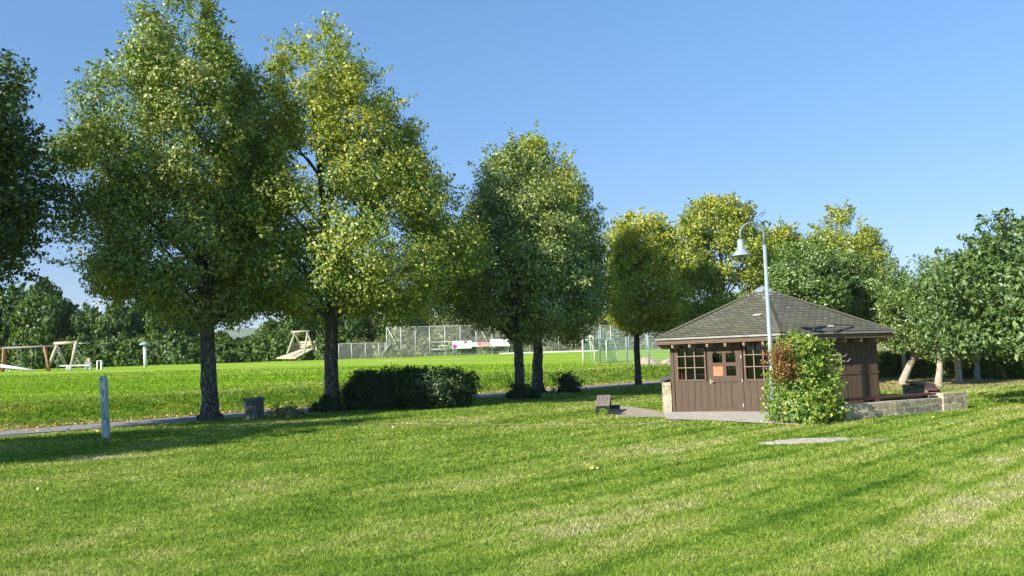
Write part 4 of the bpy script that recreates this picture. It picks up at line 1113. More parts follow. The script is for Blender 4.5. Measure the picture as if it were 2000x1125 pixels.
mb = MB(); sh = Vector((hd.x, LD, lz(498)))
mb.lathe(sh, [(0.001, 0.46), (0.065, 0.455), (0.085, 0.43), (0.10, 0.19), (0.112, 0.175), (0.16, 0.13), (0.265, 0.02), (0.27, 0.0), (0.26, 0.0), (0.15, 0.11), (0.10, 0.15), (0.001, 0.16)], 28); mb.build('lamp_shade', M['pole'], lamp)
mb = MB(); mb.lathe(sh, [(0.085, 0.14), (0.10, 0.05), (0.08, -0.03), (0.045, -0.06), (0.001, -0.07)], 18); mb.build('bulb_glass', M['bulb'], lamp)
mb = MB(); mb.obox(Vector((lp.x, LD, 0)), Vector((1, 0, 0)), Vector((0, 1, 0)), Z, -0.03, 0.03, -0.068, -0.052, lp.z + 1.55, lp.z + 1.8); mb.tube([lp + Z * 1.7, lp + Z * 1.74], 0.072, 14); mb.build('clamp', M['galv'], lamp)

# ------------------------------------------------------------------ patio wall
def wallseg(name, pts, h, w, label, cap_h=0.0, material='stone'):
    """low masonry wall along ground points"""
    mb = MB(); u0 = 0
    n_ = len(pts); off = []
    for i, p in enumerate(pts):
        dd = (pts[min(i + 1, n_ - 1)] - pts[max(i - 1, 0)]); dd.z = 0; dd.normalize(); off.append(Vector((-dd.y, dd.x, 0)) * w / 2)
    us = [0]
    for i in range(n_ - 1): us.append(us[-1] + (pts[i + 1] - pts[i]).length)
    for i in range(n_ - 1):
        p, q = pts[i], pts[i + 1]; o1, o2 = off[i], off[i + 1]
        hp_, hq = h[i], h[i + 1]
        for sgn in (-1, 1):
            a, b_ = p + o1 * sgn - Z * 0.08, q + o2 * sgn - Z * 0.08
            c, e = q + o2 * sgn + Z * hq, p + o1 * sgn + Z * hp_
            mb.face([a, b_, c, e], [(us[i], -0.08), (us[i + 1], -0.08), (us[i + 1], hq), (us[i], hp_)])
        mb.face([p - o1 + Z * hp_, q - o2 + Z * hq, q + o2 + Z * hq, p + o1 + Z * hp_], [(us[i], 0), (us[i + 1], 0), (us[i + 1], w), (us[i], w)])
    for i in (0, n_ - 1):
        p, o1 = pts[i], off[i]; a = [p - o1 - Z * 0.08, p + o1 - Z * 0.08, p + o1 + Z * h[i], p - o1 + Z * h[i]]
        mb.face(a, [(0, 0), (w, 0), (w, h[i]), (0, h[i])])
    return mb
def sub(p0, p1, k): return [p0.lerp(p1, i / k) for i in range(k + 1)]
q0 = gp(1600, 823); q1 = gp(1660, 820.5); q2 = gp(1740, 813); q3 = gp(1832, 805); q4 = gp(1883, 800)
q2 = q2 + Vector((0.05, -0.03, 0))
W2 = 0.34
yo = Vector((0.05, 0.17, 0))
front = [q0 + yo, q1 + yo, q2 + yo, q3 + yo]
wroot = thing('stone_wall', 'low rubble stone wall with red brown planks around the patio right of the hut', 'wall', q3)
wallseg('w', front, [0.41] * 4, W2, '').build('front_run', M['stone'], wroot)
pier = [q3 + yo + Vector((0.02, 0.02, 0)), q4 + Vector((0.02, 0.22, 0))]
wallseg('w', pier, [0.52, 0.51], 0.46, '').build('corner_pier', M['stone'], wroot)
bk0 = q3 + Vector((0.15, 0.50, 0)); bk1 = Vector((13.95, 31.2, 0))
bk1 = G(bk1.x, bk1.y); bm = bk0.lerp(bk1, 0.5) + Vector((0.35, 0, 0))
bk = [bk0, bk0.lerp(bm, 0.5) + Vector((0.1, 0, 0)), bm, bm.lerp(bk1, 0.5) + Vector((0.1, 0, 0)), bk1]
wallseg('w', bk, [0.52] * 5, W2, '').build('side_run', M['stone'], wroot)
def plank(pts, zz, w, h):
    mb = MB()
    for i in range(len(pts) - 1): mb.beam(pts[i] + Z * zz, pts[i + 1] + Z * zz, w, h)
    return mb
mb = plank([q0.lerp(q1, 0.5) + yo, q3 + yo - Vector((0.12, 0, 0))], 0.52, 0.30, 0.055)
mb.build('seat_plank', M['rail'], wroot)
mb = MB()
for f_ in (0.1, 0.38, 0.66, 0.93):
    p = (q0.lerp(q1, 0.5) + yo).lerp(q3 + yo - Vector((0.12, 0, 0)), f_); mb.box(p + Z * 0.45, (0.07, 0.26, 0.09))
mb.build('plank_brackets', M['iron'], wroot)
mb = plank([bk[0] + Vector((0.05, 0.2, 0)), bk[2], bk[4] - Vector((0, 0.25, 0))], 0.615, 0.32, 0.06); mb.build('seat_plank', M['rail'], wroot)
mb = MB()
for p in (bk[0].lerp(bk[1], 0.6), bk[2], bk[3].lerp(bk[4], 0.5)): mb.box(p + Z * 0.55, (0.28, 0.07, 0.07))
mb.build('plank_brackets', M['iron'], wroot)

# ------------------------------------------------------------------ ground sheets
def axis(a, b, step, lo, hi, gr=1.18):
    x = list(np.arange(a, b + 1e-6, step)); s = step
    while x[-1] < hi: s *= gr; x.append(x[-1] + s)
    s = step
    while x[0] > lo: s *= gr; x.insert(0, x[0] - s)
    return np.array(x)
xs = axis(-60, 45, 0.5, -4000, 4000); ys = axis(2, 120, 0.5, -60, 6000)
XX, YY = np.meshgrid(xs, ys); ZZ = hz(XX, YY)
V = np.stack([XX, YY, ZZ], -1).reshape(-1, 3); nx, ny = len(xs), len(ys)
ii = np.arange(ny - 1)[:, None] * nx + np.arange(nx - 1)[None, :]
F = np.stack([ii, ii + 1, ii + nx + 1, ii + nx], -1).reshape(-1, 4)
o = link('lawn', npmesh('lawn', V, F, M['turf'], True)); o['kind'] = 'structure'

def sheet(name, poly_rows, material, dz=0.012):
    """rows of ground points; each row a list of (x,y)"""
    n0, n1 = len(poly_rows), len(poly_rows[0])
    V = []
    for r in poly_rows:
        for x, y in r: V.append((x, y, float(hz(x, y)) + dz))
    F = [[i * n1 + j, i * n1 + j + 1, (i + 1) * n1 + j + 1, (i + 1) * n1 + j] for i in range(n0 - 1) for j in range(n1 - 1)]
    o = link(name, npmesh(name, np.array(V), np.array(F), material)); o['kind'] = 'structure'
    return o
rows = []
PW = 3.35
for i in range(400):
    t_ = -22 + i * 0.35
    rows.append([])
    for j in range(9):
        s_ = -PW * (1 - j / 8)
        edge = 0.10 * math.sin(t_ * 1.3) * (1 if j in (0,) else 0) + 0.08 * math.sin(t_ * 2.1 + 1) * (1 if j == 8 else 0)
        s_ += edge
        rows[-1].append((LX + DX * t_ - DY * s_, LY + DY * t_ + DX * s_))
sheet('path', rows, M['asphalt'], 0.02)
def quadsheet(name, a, b, c, d_, material, n=14, dz=0.016):
    rows = []
    for i in range(n + 1):
        l = a.lerp(d_, i / n); r = b.lerp(c, i / n); rows.append([tuple(l.lerp(r, j / n))[:2] for j in range(n + 1)])
    return sheet(name, rows, material, dz)
pv = [gp(1206, 815), gp(1318, 816), gp(1318, 800), gp(1205, 792)]
quadsheet('paving', pv[0], pv[1], hexc(-1, RW) + Vector((-0.35, 1.5, 0)), pv[3], M['pavers'])
ap = [gp(1300, 821), gp(1560, 832), hexc(0, RW) + Vector((0.2, 0.3, 0)), hexc(-1, RW) + Vector((-0.3, 0.25, 0))]
quadsheet('apron', ap[0], ap[1], ap[2], ap[3], M['concrete'], dz=0.030)
# narrow worn edging line across the lawn
pl = [gp(x, y) for x, y in ((560, 824), (700, 827), (850, 829), (1000, 830), (1150, 831), (1250, 829.5), (1330, 822))]
fine = []
for i in range(len(pl) - 1):
    for k in range(12): fine.append(pl[i].lerp(pl[i + 1], k / 12))
fine.append(pl[-1])
g_ = random.Random(9); rows = []
for i, p in enumerate(fine):
    w_ = 0.05 + 0.09 * g_.random(); rows.append([(p.x, p.y - w_), (p.x, p.y), (p.x, p.y + w_)])
sheet('kerb_strip', rows, M['soil'], 0.014)
# stone slab and bare soil patch in the lawn
def blob(name, c, rx, ry, rot, material, dz, seed, sharp=0.2):
    g = random.Random(seed); n = 40; rad = [1 + g.uniform(-sharp, sharp) for _ in range(n)]
    rad = [(rad[i - 1] + rad[i] + rad[(i + 1) % n]) / 3 for i in range(n)]
    V = []; F = []
    for ring in range(1, 6):
        for k in range(n):
            a = 2 * math.pi * k / n; x = rx * rad[k] * ring / 5 * math.cos(a); y = ry * rad[k] * ring / 5 * math.sin(a)
            X = c.x + x * math.cos(rot) - y * math.sin(rot); Y = c.y + x * math.sin(rot) + y * math.cos(rot)
            V.append((X, Y, float(hz(X, Y)) + (dz if ring < 5 else -0.01)))
    V.append((c.x, c.y, float(hz(c.x, c.y)) + dz))
    for k in range(n): F.append((len(V) - 1, k, (k + 1) % n))
    F3 = list(F)
    for ring in range(4):
        for k in range(n):
            a = ring * n + k; b_ = ring * n + (k + 1) % n
            F3 += [(a, a + n, b_ + n), (a, b_ + n, b_)]
    o = link(name, npmesh(name, np.array(V), np.array(F3), material, True))
    return o
SLAB = gp(1570, 862.5)
M['slab'] = noisy('rough_slab', (0.22, 0.19, 0.14), (0.62, 0.56, 0.46), 9, 0.95, (1, 1, 1), 0.9, 0.03, lo=0.35, hi=0.6)
slab = blob('stone_slab', SLAB, 0.98, 0.50, 0.0, M['slab'], 0.03, 5, 0.35)
tag(slab, 'flat worn stone slab set flush in the lawn below the shrub', 'stone slab')
BARE = gp(1712, 860)
o = blob('soil_patch', BARE, 0.28, 0.30, 0, M['soil'], 0.012, 6); o['kind'] = 'structure'
# sand heap on the bank
c = GD(1262, 66); mbv = []
def heap(px0, px1, d_, h, seed, label):
    c = GD((px0 + px1) / 2, d_); rx = (px1 - px0) / 2 * d_ / FPX; n = 36; g = random.Random(seed)
    V = []; F = []
    rings = 9
    for r in range(rings):
        for k in range(n):
            a = 2 * math.pi * k / n; f = r / (rings - 1)
            x = rx * f * math.cos(a) * (1 + 0.06 * math.sin(3 * a + seed)); y = 1.6 * f * math.sin(a)
            zz = h * (1 - f ** 1.5) * (1 + 0.12 * math.sin(5 * a) * f) + 0.04 * g.uniform(-1, 1) * (r < rings - 1)
            V.append((x, y, zz - 0.05 * f - 0.02))
    for r in range(rings - 1):
        for k in range(n):
            a = r * n + k; b_ = r * n + (k + 1) % n; F.append((a, b_, b_ + n, a + n))
    o = link('sand_heap', npmesh('sand_heap', np.array(V), np.array(F), M['sand'], True), None, G(c.x, c.y)); tag(o, label, 'sand heap')
heap(1232, 1292, 75, 0.55, 1, 'pinkish sand heap behind the slim dark trunk')
heap(1284, 1330, 75, 0.5, 2, 'smaller sand heap just left of the hut roof corner')

# ------------------------------------------------------------------ litter bin, post, bench
bb = gp(498, 819.5)
bin_ = thing('litter_bin', 'leaning round slatted wooden litter bin on a short foot beside the path', 'litter bin', bb)
tilt = Matrix.Rotation(-0.055, 4, 'Y') @ Matrix.Rotation(0.04, 4, 'X')
def tl(v): return bb + (tilt @ Vector(v))
mb = MB()
rB = 0.335
for i in range(22):
    a = 2 * math.pi * i / 22; ca, sa = math.cos(a), math.sin(a); w_ = 0.036
    zb, zt = 0.055 + 0.008 * math.sin(i * 3.3), 0.80
    cs = []
    for z_, rr_ in ((zb, rB * 0.95), (zt, rB * 1.04)):
        for dr_ in (-0.012, 0.012):
            for sw in (-1, 1): cs.append(((rr_ + dr_) * ca - sw * w_ * sa, (rr_ + dr_) * sa + sw * w_ * ca, z_))
    c_ = [tl(v) for v in cs]
    mb.hexa([c_[0], c_[1], c_[3], c_[2], c_[4], c_[5], c_[7], c_[6]])
mb.build('slats', M['grey_wood'], bin_)
mb = MB()
for z_ in (0.2, 0.62): mb.tube([tl((rB * 0.95 * math.cos(a), rB * 0.95 * math.sin(a), z_)) for a in [2 * math.pi * i / 24 for i in range(25)]], 0.012, 6, cap=False)
mb.build('hoops', M['iron'], bin_)
mb = MB(); mb.tube([tl((0, 0, 0.1)), tl((0, 0, 0.76))], 0.27, 20); mb.build('liner', M['interior'], bin_)
mb = MB(); mb.tube([bb - Z * 0.1, bb + Z * 0.12], 0.05, 10); mb.build('foot', M['iron'], bin_)
# second bin hidden in the bush
bb2 = G(c3.x + 0.02, c3.y - 0.15)
bin2 = thing('litter_bin', 'shaded square litter bin standing in the scrubby bush under the trees', 'litter bin', bb2)
mb = MB()
for i in range(6):
    for sx_, sy_ in ((0, -0.24), (0, 0.24)): mb.box(bb2 + Vector((-0.2 + i * 0.08, sy_, 0.52)), (0.07, 0.02, 0.62))
    for sx_ in (-0.24, 0.24): mb.box(bb2 + Vector((sx_, -0.2 + i * 0.08, 0.52)), (0.02, 0.07, 0.62))
mb.build('slats', M['grey_wood'], bin2)
mb = MB(); mb.box(bb2 + Z * 0.5, (0.42, 0.42, 0.5)); mb.build('liner', M['interior'], bin2)
mb = MB(); mb.box(bb2 + Z * 0.1, (0.08, 0.08, 0.3)); mb.build('foot', M['iron'], bin2)

pb = gp(207.5, 856)
ptop = at(202, 734, pb.y)
mb = MB(); pw = 0.088; N_ = 14
prev = None
for i in range(N_):
    f0, f1 = i / N_, (i + 1) / N_
    def ring(f):
        c = pb.lerp(ptop, f); s_ = pw * (1 + 0.06 * math.sin(f * 9)) * (1.0 if f < 0.985 else 0.8)
        return [c + Vector((x * s_, y * s_, 0)) for x, y in ((-1, -0.7), (-0.7, -1), (0.7, -1), (1, -0.7), (1, 0.7), (0.7, 1), (-0.7, 1), (-1, 0.7))]
    a, b_ = ring(f0), ring(f1)
    if i == 0: a = [p - Z * 0.1 for p in a]
    for k in range(8): mb.face([a[k], a[(k + 1) % 8], b_[(k + 1) % 8], b_[k]])
mb.face(ring(1))
post = mb.build('wooden_post', M['post_paint'], None, pb); tag(post, 'tall weathered wooden post with peeling blue grey paint in the lawn', 'post')
mb = MB(); dv = (ptop - pb)
for f, dx_ in ((0.32, 0.01), (0.95, -0.02)): mb.lathe(pb + dv * f + Vector((dx_, -pw - 0.001, 0)), [(0.001, -0.03), (0.022, -0.015), (0.026, 0.01), (0.001, 0.03)], 8)
for i in range(3): mb.beam(pb + dv * (0.05 + 0.3 * i) + Vector((-0.03 + 0.02 * i, -pw - 0.001, 0)), pb + dv * (0.28 + 0.3 * i) + Vector((-0.035 + 0.022 * i, -pw - 0.001, 0)), 0.006, 0.006)
mb.build('knots_and_cracks', M['interior'], post)

be = gp(1177, 811.5)
bench = thing('park_bench', 'small slatted wooden bench with dark iron legs seen from its end by the paving', 'bench', be)
L_, rise, BS = 1.75, 0.24, 0.135
x0, x1 = at(1163, 795, be.y).x, at(1191, 795, be.y).x
wd = (x1 - x0); zs_ = 0.30; X0, X1 = x0, x1
slope = lambda y: zs_ + rise * y / L_
for i in range(5):
    mb = MB(); cxp = x0 + wd * (i + 0.5) / 5; hw = wd / 5 * 0.41
    for (ya, yb) in ((0.0, 0.84), (0.86, L_)):
        P8 = []
        for dz_ in (0, 0.035):
            for xx_, yy_ in ((-hw, ya), (hw, ya), (hw, yb), (-hw, yb)): P8.append(Vector((cxp + xx_ + BS * yy_, be.y + yy_, be.z + slope(yy_) + dz_)))
        mb.hexa(P8)
    mb.build('slat', M['bench_wood'], bench)
def legframe(yy):
    x0, x1 = X0 + BS * yy, X1 + BS * yy
    mb = MB(); zt_ = be.z + slope(yy); gz = -0.05
    n_ = 8
    for sgn in (-1, 1):
        pts = []
        for i in range(n_ + 1):
            f = i / n_; pts.append(Vector(((x0 + x1) / 2 + sgn * wd * (0.44 - 0.0 * f), be.y + yy, be.z + gz + (zt_ - be.z - gz - 0.05) * f)))
        mb.tube(pts, [0.035] * (n_ + 1), 8)
    pts = [Vector(((x0 + x1) / 2 + wd * 0.42 * math.cos(a), be.y + yy, zt_ - 0.20 + 0.15 * math.sin(a))) for a in [math.pi * i / 12 for i in range(13)]]
    mb.tube(pts, 0.03, 8)
    mb.beam(Vector((x0 + 0.01, be.y + yy, zt_ - 0.03)), Vector((x1 - 0.01, be.y + yy, zt_ - 0.03)), 0.05, 0.05)
    mb.build('leg_frame', M['iron'], bench)
legframe(0.06); legframe(L_ - 0.1)
# two dark blocks modelled in place of the bench's cast shadow
for k, (px_, py_) in enumerate(((1202, 802), (1201, 811))):
    p = gp(px_, py_); mb = MB(); mb.box(p + Z * 0.09, (0.30, 0.22, 0.16)); mb.box(p + Z * 0.178, (0.34, 0.26, 0.02))
    o = mb.build('shadow_block', M['iron'], None, p); tag(o, 'low dark block standing in for the bench shadow, the %s of two' % ('farther' if k == 0 else 'nearer'), 'block', 'blocks standing in for the bench shadow')

# ------------------------------------------------------------------ playground
def T(mb, pts, r, d_, n=8):
    mb.tube([at(x, y, d_ + (p[2] if len(p) > 2 else 0)) for p in pts for x, y in [p[:2]]], r, n)
def px3(p, d_): return at(p[0], p[1], d_ + (p[2] if len(p) > 2 else 0))
def logs(name, root, segs, r, material, d_, n=8):
    for s_ in segs:
        mb = MB(); mb.tube([px3(p, d_) for p in s_], r, n); mb.build(name, material, root)
D1 = 92.0
root = thing('swing', 'wooden double swing with brown posts and long dark beam at the left', 'swing', GD(50, D1))
logs('beam', root, [[(4, 680), (112, 675.5)]], 0.10, M['beam_grey'], D1)
logs('post', root, [[(7, 681, -0.2), (4, 726, -1.3)], [(10, 680, 0.2), (9, 724, 1.3)], [(86, 678, -0.2), (96.5, 724, -1.3)], [(90, 676, 0.2), (92, 723, 1.3)]], 0.125, M['log_brown'], D1)
for xa, xb in (((33.5, 34.5), (41, 42.5)), ((60.5, 62.5), (68.5, 70.5))):
    mb = MB(); T(mb, [(xa[0], 679), (xa[1], 717)], 0.03, D1, 5); T(mb, [(xb[0], 679), (xb[1], 717.5)], 0.03, D1, 5); mb.build('chain', M['chain'], root)
    mb = MB(); p = at((xa[1] + xb[1]) / 2, 717, D1); mb.box(p, (0.5, 0.2, 0.05)); mb.build('swing_seat', M['interior'], root)
root = thing('log_climber', 'pale log climbing frame with crossed legs beside the swing', 'climbing frame', GD(130, D1))
logs('log', root, [[(106, 671), (150, 669)], [(111, 675), (95, 716, -0.8)], [(112, 676), (127, 712, 1.2)], [(149.5, 666), (139, 716, -0.5)]], 0.16, M['log'], D1)
logs('log', root, [[(110.5, 669), (111.5, 677)], [(142, 667), (148, 679)], [(149, 681), (169, 714, 0.6)]], 0.09, M['log'], D1)
logs('rod', root, [[(113, 676), (113.8, 723, -0.3)], [(150, 670.5), (168, 670.5)]], 0.035, M['galv'], D1)
root = thing('seesaw', 'grey plank seesaw on two short white posts under the climbing frame', 'seesaw', GD(137, D1 - 1))
mb = MB(); mb.beam(at(118, 714.5, D1 - 1), at(176, 713, D1 - 1), 0.3, 0.16); mb.build('plank', M['galv'], root)
logs('post', root, [[(132, 723.5), (132, 716)], [(137.5, 723.5), (137.5, 716)]], 0.13, M['white'], D1 - 1)
root = thing('balance_beam', 'sloping white balance beam lying beside the swing posts', 'balance beam', GD(30, D1 - 3))
mb = MB(); mb.tube([at(-6, 713.5, D1 - 3), at(66, 723.5, D1 - 3.5)], [0.17, 0.12], 10); mb.build('beam', M['white'], root)
logs('support', root, [[(19, 727), (19, 719)], [(45, 726), (45, 721.5)], [(12, 726), (14, 718)]], 0.07, M['white'], D1 - 3)
# box stack
g1 = GD(173, D1)
root = thing('playhouse_stack', 'small pale wooden hatch stand with slatted top beside the seesaw', 'play stand', g1)
z0 = at(173, 721, D1); z0.z = g1.z
mb = MB()
for dx_ in (-0.25, 0.25):
    mb.box(z0 + Vector((dx_, 0, 0.35)), (0.09, 0.4, 0.8))
for zz in (0.2, 0.42, 0.66): mb.box(z0 + Vector((0, 0, zz)), (0.42, 0.36, 0.06))
mb.box(z0 + Vector((0, 0, 0.80)), (0.62, 0.5, 0.05)); mb.build('stand', M['galv'], root)
mb = MB(); mb.box(z0 + Vector((-0.1, 0, 1.05)), (0.10, 0.25, 0.44)); mb.box(z0 + Vector((0.08, 0, 1.05)), (0.2, 0.25, 0.36)); mb.box(z0 + Vector((0, 0, 1.24)), (0.4, 0.3, 0.07)); mb.build('top_box', M['log'], root)
g1 = GD(194.5, D1)
root = thing('waste_bin', 'small white framed bin standing alone between seesaw and mushroom pole', 'bin', g1)
mb = MB()
for dx_ in (-0.21, 0.21): mb.box(g1 + Vector((dx_, 0, 0.42)), (0.11, 0.3, 0.95))
mb.box(g1 + Vector((0, 0, 0.93)), (0.54, 0.36, 0.06)); mb.build('frame', M['white'], root)
mb = MB(); mb.box(g1 + Vector((0, 0.02, 0.45)), (0.3, 0.2, 0.75)); mb.build('bucket', M['iron'], root)
# mushroom pole
DM = 94.0; g1 = GD(284.5, DM)
root = thing('carousel_pole', 'white pole with flat blue grey mushroom cap and hanging chain', 'play pole', g1)
mb = MB(); mb.tube([g1 - Z * 0.1, at(282.5, 672, DM)], [0.20, 0.17], 14); mb.build('pole', M['white'], root)
tp_ = at(282.5, 672.5, DM); mb = MB(); mb.lathe(tp_, [(0.001, 0.30), (0.12, 0.30), (0.16, 0.2), (0.55, 0.08), (0.62, -0.05), (0.58, -0.08), (0.001, -0.02)], 8); mb.build('cap', M['pole'], root)
mb = MB(); T(mb, [(293.5, 672), (294, 692)], 0.025, DM, 5); mb.build('chain', M['chain'], root)
# little park lamp in the shade
g1 = GD(308, 104)
root = thing('small_lamp', 'thin dark pole with small cone top under the trees beyond the mushroom pole', 'lamp', g1)
mb = MB(); mb.tube([g1 - Z * 0.1, at(306.5, 672, 104)], 0.045, 6); mb.build('pole', M['iron'], root)
mb = MB(); q = at(306.5, 672, 104); mb.lathe(q, [(0.06, -0.1), (0.20, 0.3), (0.24, 0.32), (0.001, 0.42)], 10); mb.build('lamp_head', M['beam_grey'], root)

# climbing ramp
DR = 104.0
root = thing('climbing_ramp', 'wooden climbing ramp with A frame of pale logs behind the second big trunk', 'climbing ramp', GD(580, DR))
deck = [px3(p, DR) for p in ((539, 699, -1), (577, 699, -2.0), (613, 680, 0.5), (589, 681.5, 2.5))]
mb = MB(); mb.hexa([p - Z * 0.12 for p in deck] + deck); mb.build('deck', M['log'], root)
mb = MB()
for (a_, b_) in (((566, 676, 2.0), (588, 671, 3.0)), ((565, 684, 2.0), (588, 678, 3.0))): mb.beam(px3(a_, DR), px3(b_, DR), 0.08, 0.30)
mb.build('side_boards', M['beam_grey'], root)
mb = MB()
for (a_, b_) in (((583, 669, 2.8), (606, 667.5, 2.2)), ((585, 674, 2.8), (609, 672, 1.9)), ((587, 678.5, 2.8), (611, 676, 1.6))): mb.beam(px3(a_, DR), px3(b_, DR), 0.08, 0.24)
mb.build('end_boards', M['log'], root)
logs('log', root, [[(569.5, 648.5), (605, 646.5)], [(576, 650, 0), (561, 691, -1.8)], [(601, 649, 0), (593.5, 690, -1.8)], [(576, 650, 0), (587, 676, 2)], [(600, 649, 0), (613, 682, 1)], [(614, 666, 1), (622, 697, 1)]], 0.11, M['log'], DR)
# wires etc: thin trunks near the ramp are in the wood

# ------------------------------------------------------------------ fences
def fence(name, label, cols, d0, d1, ytop, ybot, net, postm, r=0.05, rails=(), braces=(), cat='fence', group=None, sink=0.2):
    n_ = len(cols); root = thing(name, label, cat, GD(cols[0], d0), group)
    D_ = [d0 + (d1 - d0) * (c - cols[0]) / (cols[-1] - cols[0]) for c in cols]
    yt = lambda c: ytop[0] + (ytop[1] - ytop[0]) * (c - cols[0]) / (cols[-1] - cols[0])
    gs_ = [GD(c, dd) for c, dd in zip(cols, D_)]; ts = []
    for c, dd, g in zip(cols, D_, gs_): ts.append(Vector((g.x, dd, at(c, yt(c), dd).z)))
    for g, t_ in zip(gs_, ts):
        mb = MB(); mb.tube([g - Z * sink, t_], r, 8); mb.build('post', postm, root)
    mb = MB(); u = 0
    for i in range(n_ - 1):
        L = (gs_[i + 1] - gs_[i]).length
        mb.face([gs_[i], gs_[i + 1], ts[i + 1], ts[i]], [(u, 0), (u + L, 0), (u + L, ts[i + 1].z - gs_[i + 1].z), (u, ts[i].z - gs_[i].z)]); u += L
    mb.build('netting', net, root)
    if True:
        mb = MB()
        for i in range(n_ - 1): mb.tube([ts[i], ts[i + 1]], 0.018, 5)
        for (xa, ya, xb, yb, rr_) in rails:
            mb.tube([at(xa, ya, d0 - 0.3), at(xb, yb, d0 - 0.3)], rr_, 6)
        mb.build('rail', postm, root)
    for (xa, ya, xb, yb) in braces:
        mb = MB(); mb.tube([at(xa, ya, d0 - 0.2), at(xb, yb, d0 - 0.2)], 0.05, 6); mb.build('brace', postm, root)
    return root
DF = 112.0
fence('wire_fence', 'low wire mesh fence running to the left of the tall ball fence', [662, 687, 714, 740, 753], DF, DF, (671.5, 668.5), 0, M['net_grey'], M['galv'], 0.045, braces=[(764, 668, 746, 692)])
fence('ball_fence', 'tall wire ball fence with white posts behind the playing field', [756, 784, 812, 840, 870, 900, 931, 962, 993], DF, DF, (639, 634), 0, M['net_grey'], M['galv'], 0.05,
      rails=[(842, 668, 960, 666, 0.035), (856, 676, 883, 675, 0.05), (842, 682.5, 883, 681, 0.05)], braces=[(757, 641, 784, 691), (937, 640, 964, 688)])
fence('ball_fence', 'far wire ball fence with thin posts behind the goal', [1000, 1036, 1062, 1092, 1125, 1174, 1194, 1229, 1263, 1300], DF, DF + 4, (634, 636), 0, M['net_grey'], M['galv'], 0.05)
fence('bar_fence', 'nearer blue grey bar mesh fence standing between the goal and the hut', [1172, 1225, 1268, 1312], 78, 70, (645, 640), 0, M['net_bar'], M['galv_blue'], 0.07)
# white board along the pitch edge
mb = MB()
mb.beam(G(at(975, 688, 110).x, 110, 0.12), G(at(1168, 684, 110).x, 110, 0.12), 0.08, 0.14)
o = mb.build('pitch_rail', M['white'], None, G(at(975, 688, 110).x, 110)); tag(o, 'low white rail along the far edge of the playing field', 'rail')
# banners
DB = DF - 0.6
def banner(label, x0_, x1_, y0, y1, material):
    mb = MB(); a, b_, c_, e_ = at(x0_, y1, DB), at(x1_, y1 - 0.8, DB), at(x1_, y0 - 0.8, DB), at(x0_, y0, DB)
    dy = Vector((0, 0.04, 0)); mb.hexa([a, b_, b_ + dy, a + dy, e_, c_, c_ + dy, e_ + dy])
    o = mb.build('banner', material, None, a); tag(o, label, 'banner', 'advertising banners hung on the ball fence'); return o
w1 = banner('white banner with a purple flower at its lower left corner', 883, 921, 666, 681, M['white'])
mb = MB()
for k in range(7):
    a = k * 2 * math.pi / 7; c = at(888, 676.5, DB) + Vector((0.13 * math.cos(a), -0.02, 0.11 * math.sin(a) * 1.2))
    pts = [c + Vector((0.17 * math.cos(t_), -0.001 * k, 0.15 * math.sin(t_))) for t_ in [2 * math.pi * i / 10 for i in range(10)]]
    mb.face(pts)
mb.build('flower_print', M['purple'], w1)
mb = MB()
for (xa, xb, y_) in ((893, 902, 670.2), (905, 914, 669.8), (906, 913, 673.2)):
    x_ = xa
    while x_ < xb:
        a = at(x_, y_, DB) - Vector((0, 0.012, 0)); mb.obox(a, Vector((1, 0, 0)), Vector((0, 1, 0)), Z, 0, 0.06, 0, 0.004, 0, 0.08 + 0.05 * ((int(x_ * 10)) % 3)); x_ += 1.4
mb.build('lettering', M['greyprint'], w1)
w2 = banner('narrow pink and white banner between the two white ones', 921.5, 956, 669, 677, M['palepink'])
mb = MB()
for (xa, xb, m_) in ((933, 939.2, 0),): 
    a, b_, c_, e_ = at(xa, 675.6, DB), at(xb, 675.5, DB), at(xb, 668.9, DB), at(xa, 669, DB); o_ = Vector((0, -0.008, 0)); mb.face([a + o_, b_ + o_, c_ + o_, e_ + o_])
mb.build('pink_square', M['pink'], w2)
mb = MB(); a, b_, c_, e_ = at(939.6, 675.6, DB), at(955.6, 675.3, DB), at(955.6, 668.6, DB), at(939.6, 669, DB); o_ = Vector((0, -0.008, 0)); mb.face([a + o_, b_ + o_, c_ + o_, e_ + o_]); mb.build('coral_field', M['coral'], w2)
def text(s, loc, size, material, parent):
    cu = bpy.data.curves.new('t', 'FONT'); cu.body = s; cu.size = size
    ob = bpy.data.objects.new('t', cu); COL.objects.link(ob)
    dg = bpy.context.evaluated_depsgraph_get(); me = bpy.data.meshes.new_from_object(ob.evaluated_get(dg))
    bpy.data.objects.remove(ob); me.name = 'lettering'
    me.materials.clear(); me.materials.append(material)
    o = link('lettering', me, parent); o.location = Vector(loc) - ORG[parent]; o.rotation_euler = (R(90), 0, 0); return o
text('jentor', at(940.3, 674.6, DB) - Vector((0, 0.02, 0)), 0.40, M['palepink'], w2)
w3 = banner('blank white banner partly hidden by leaves beside the trunk', 957, 996, 662.5, 676.5, M['white'])

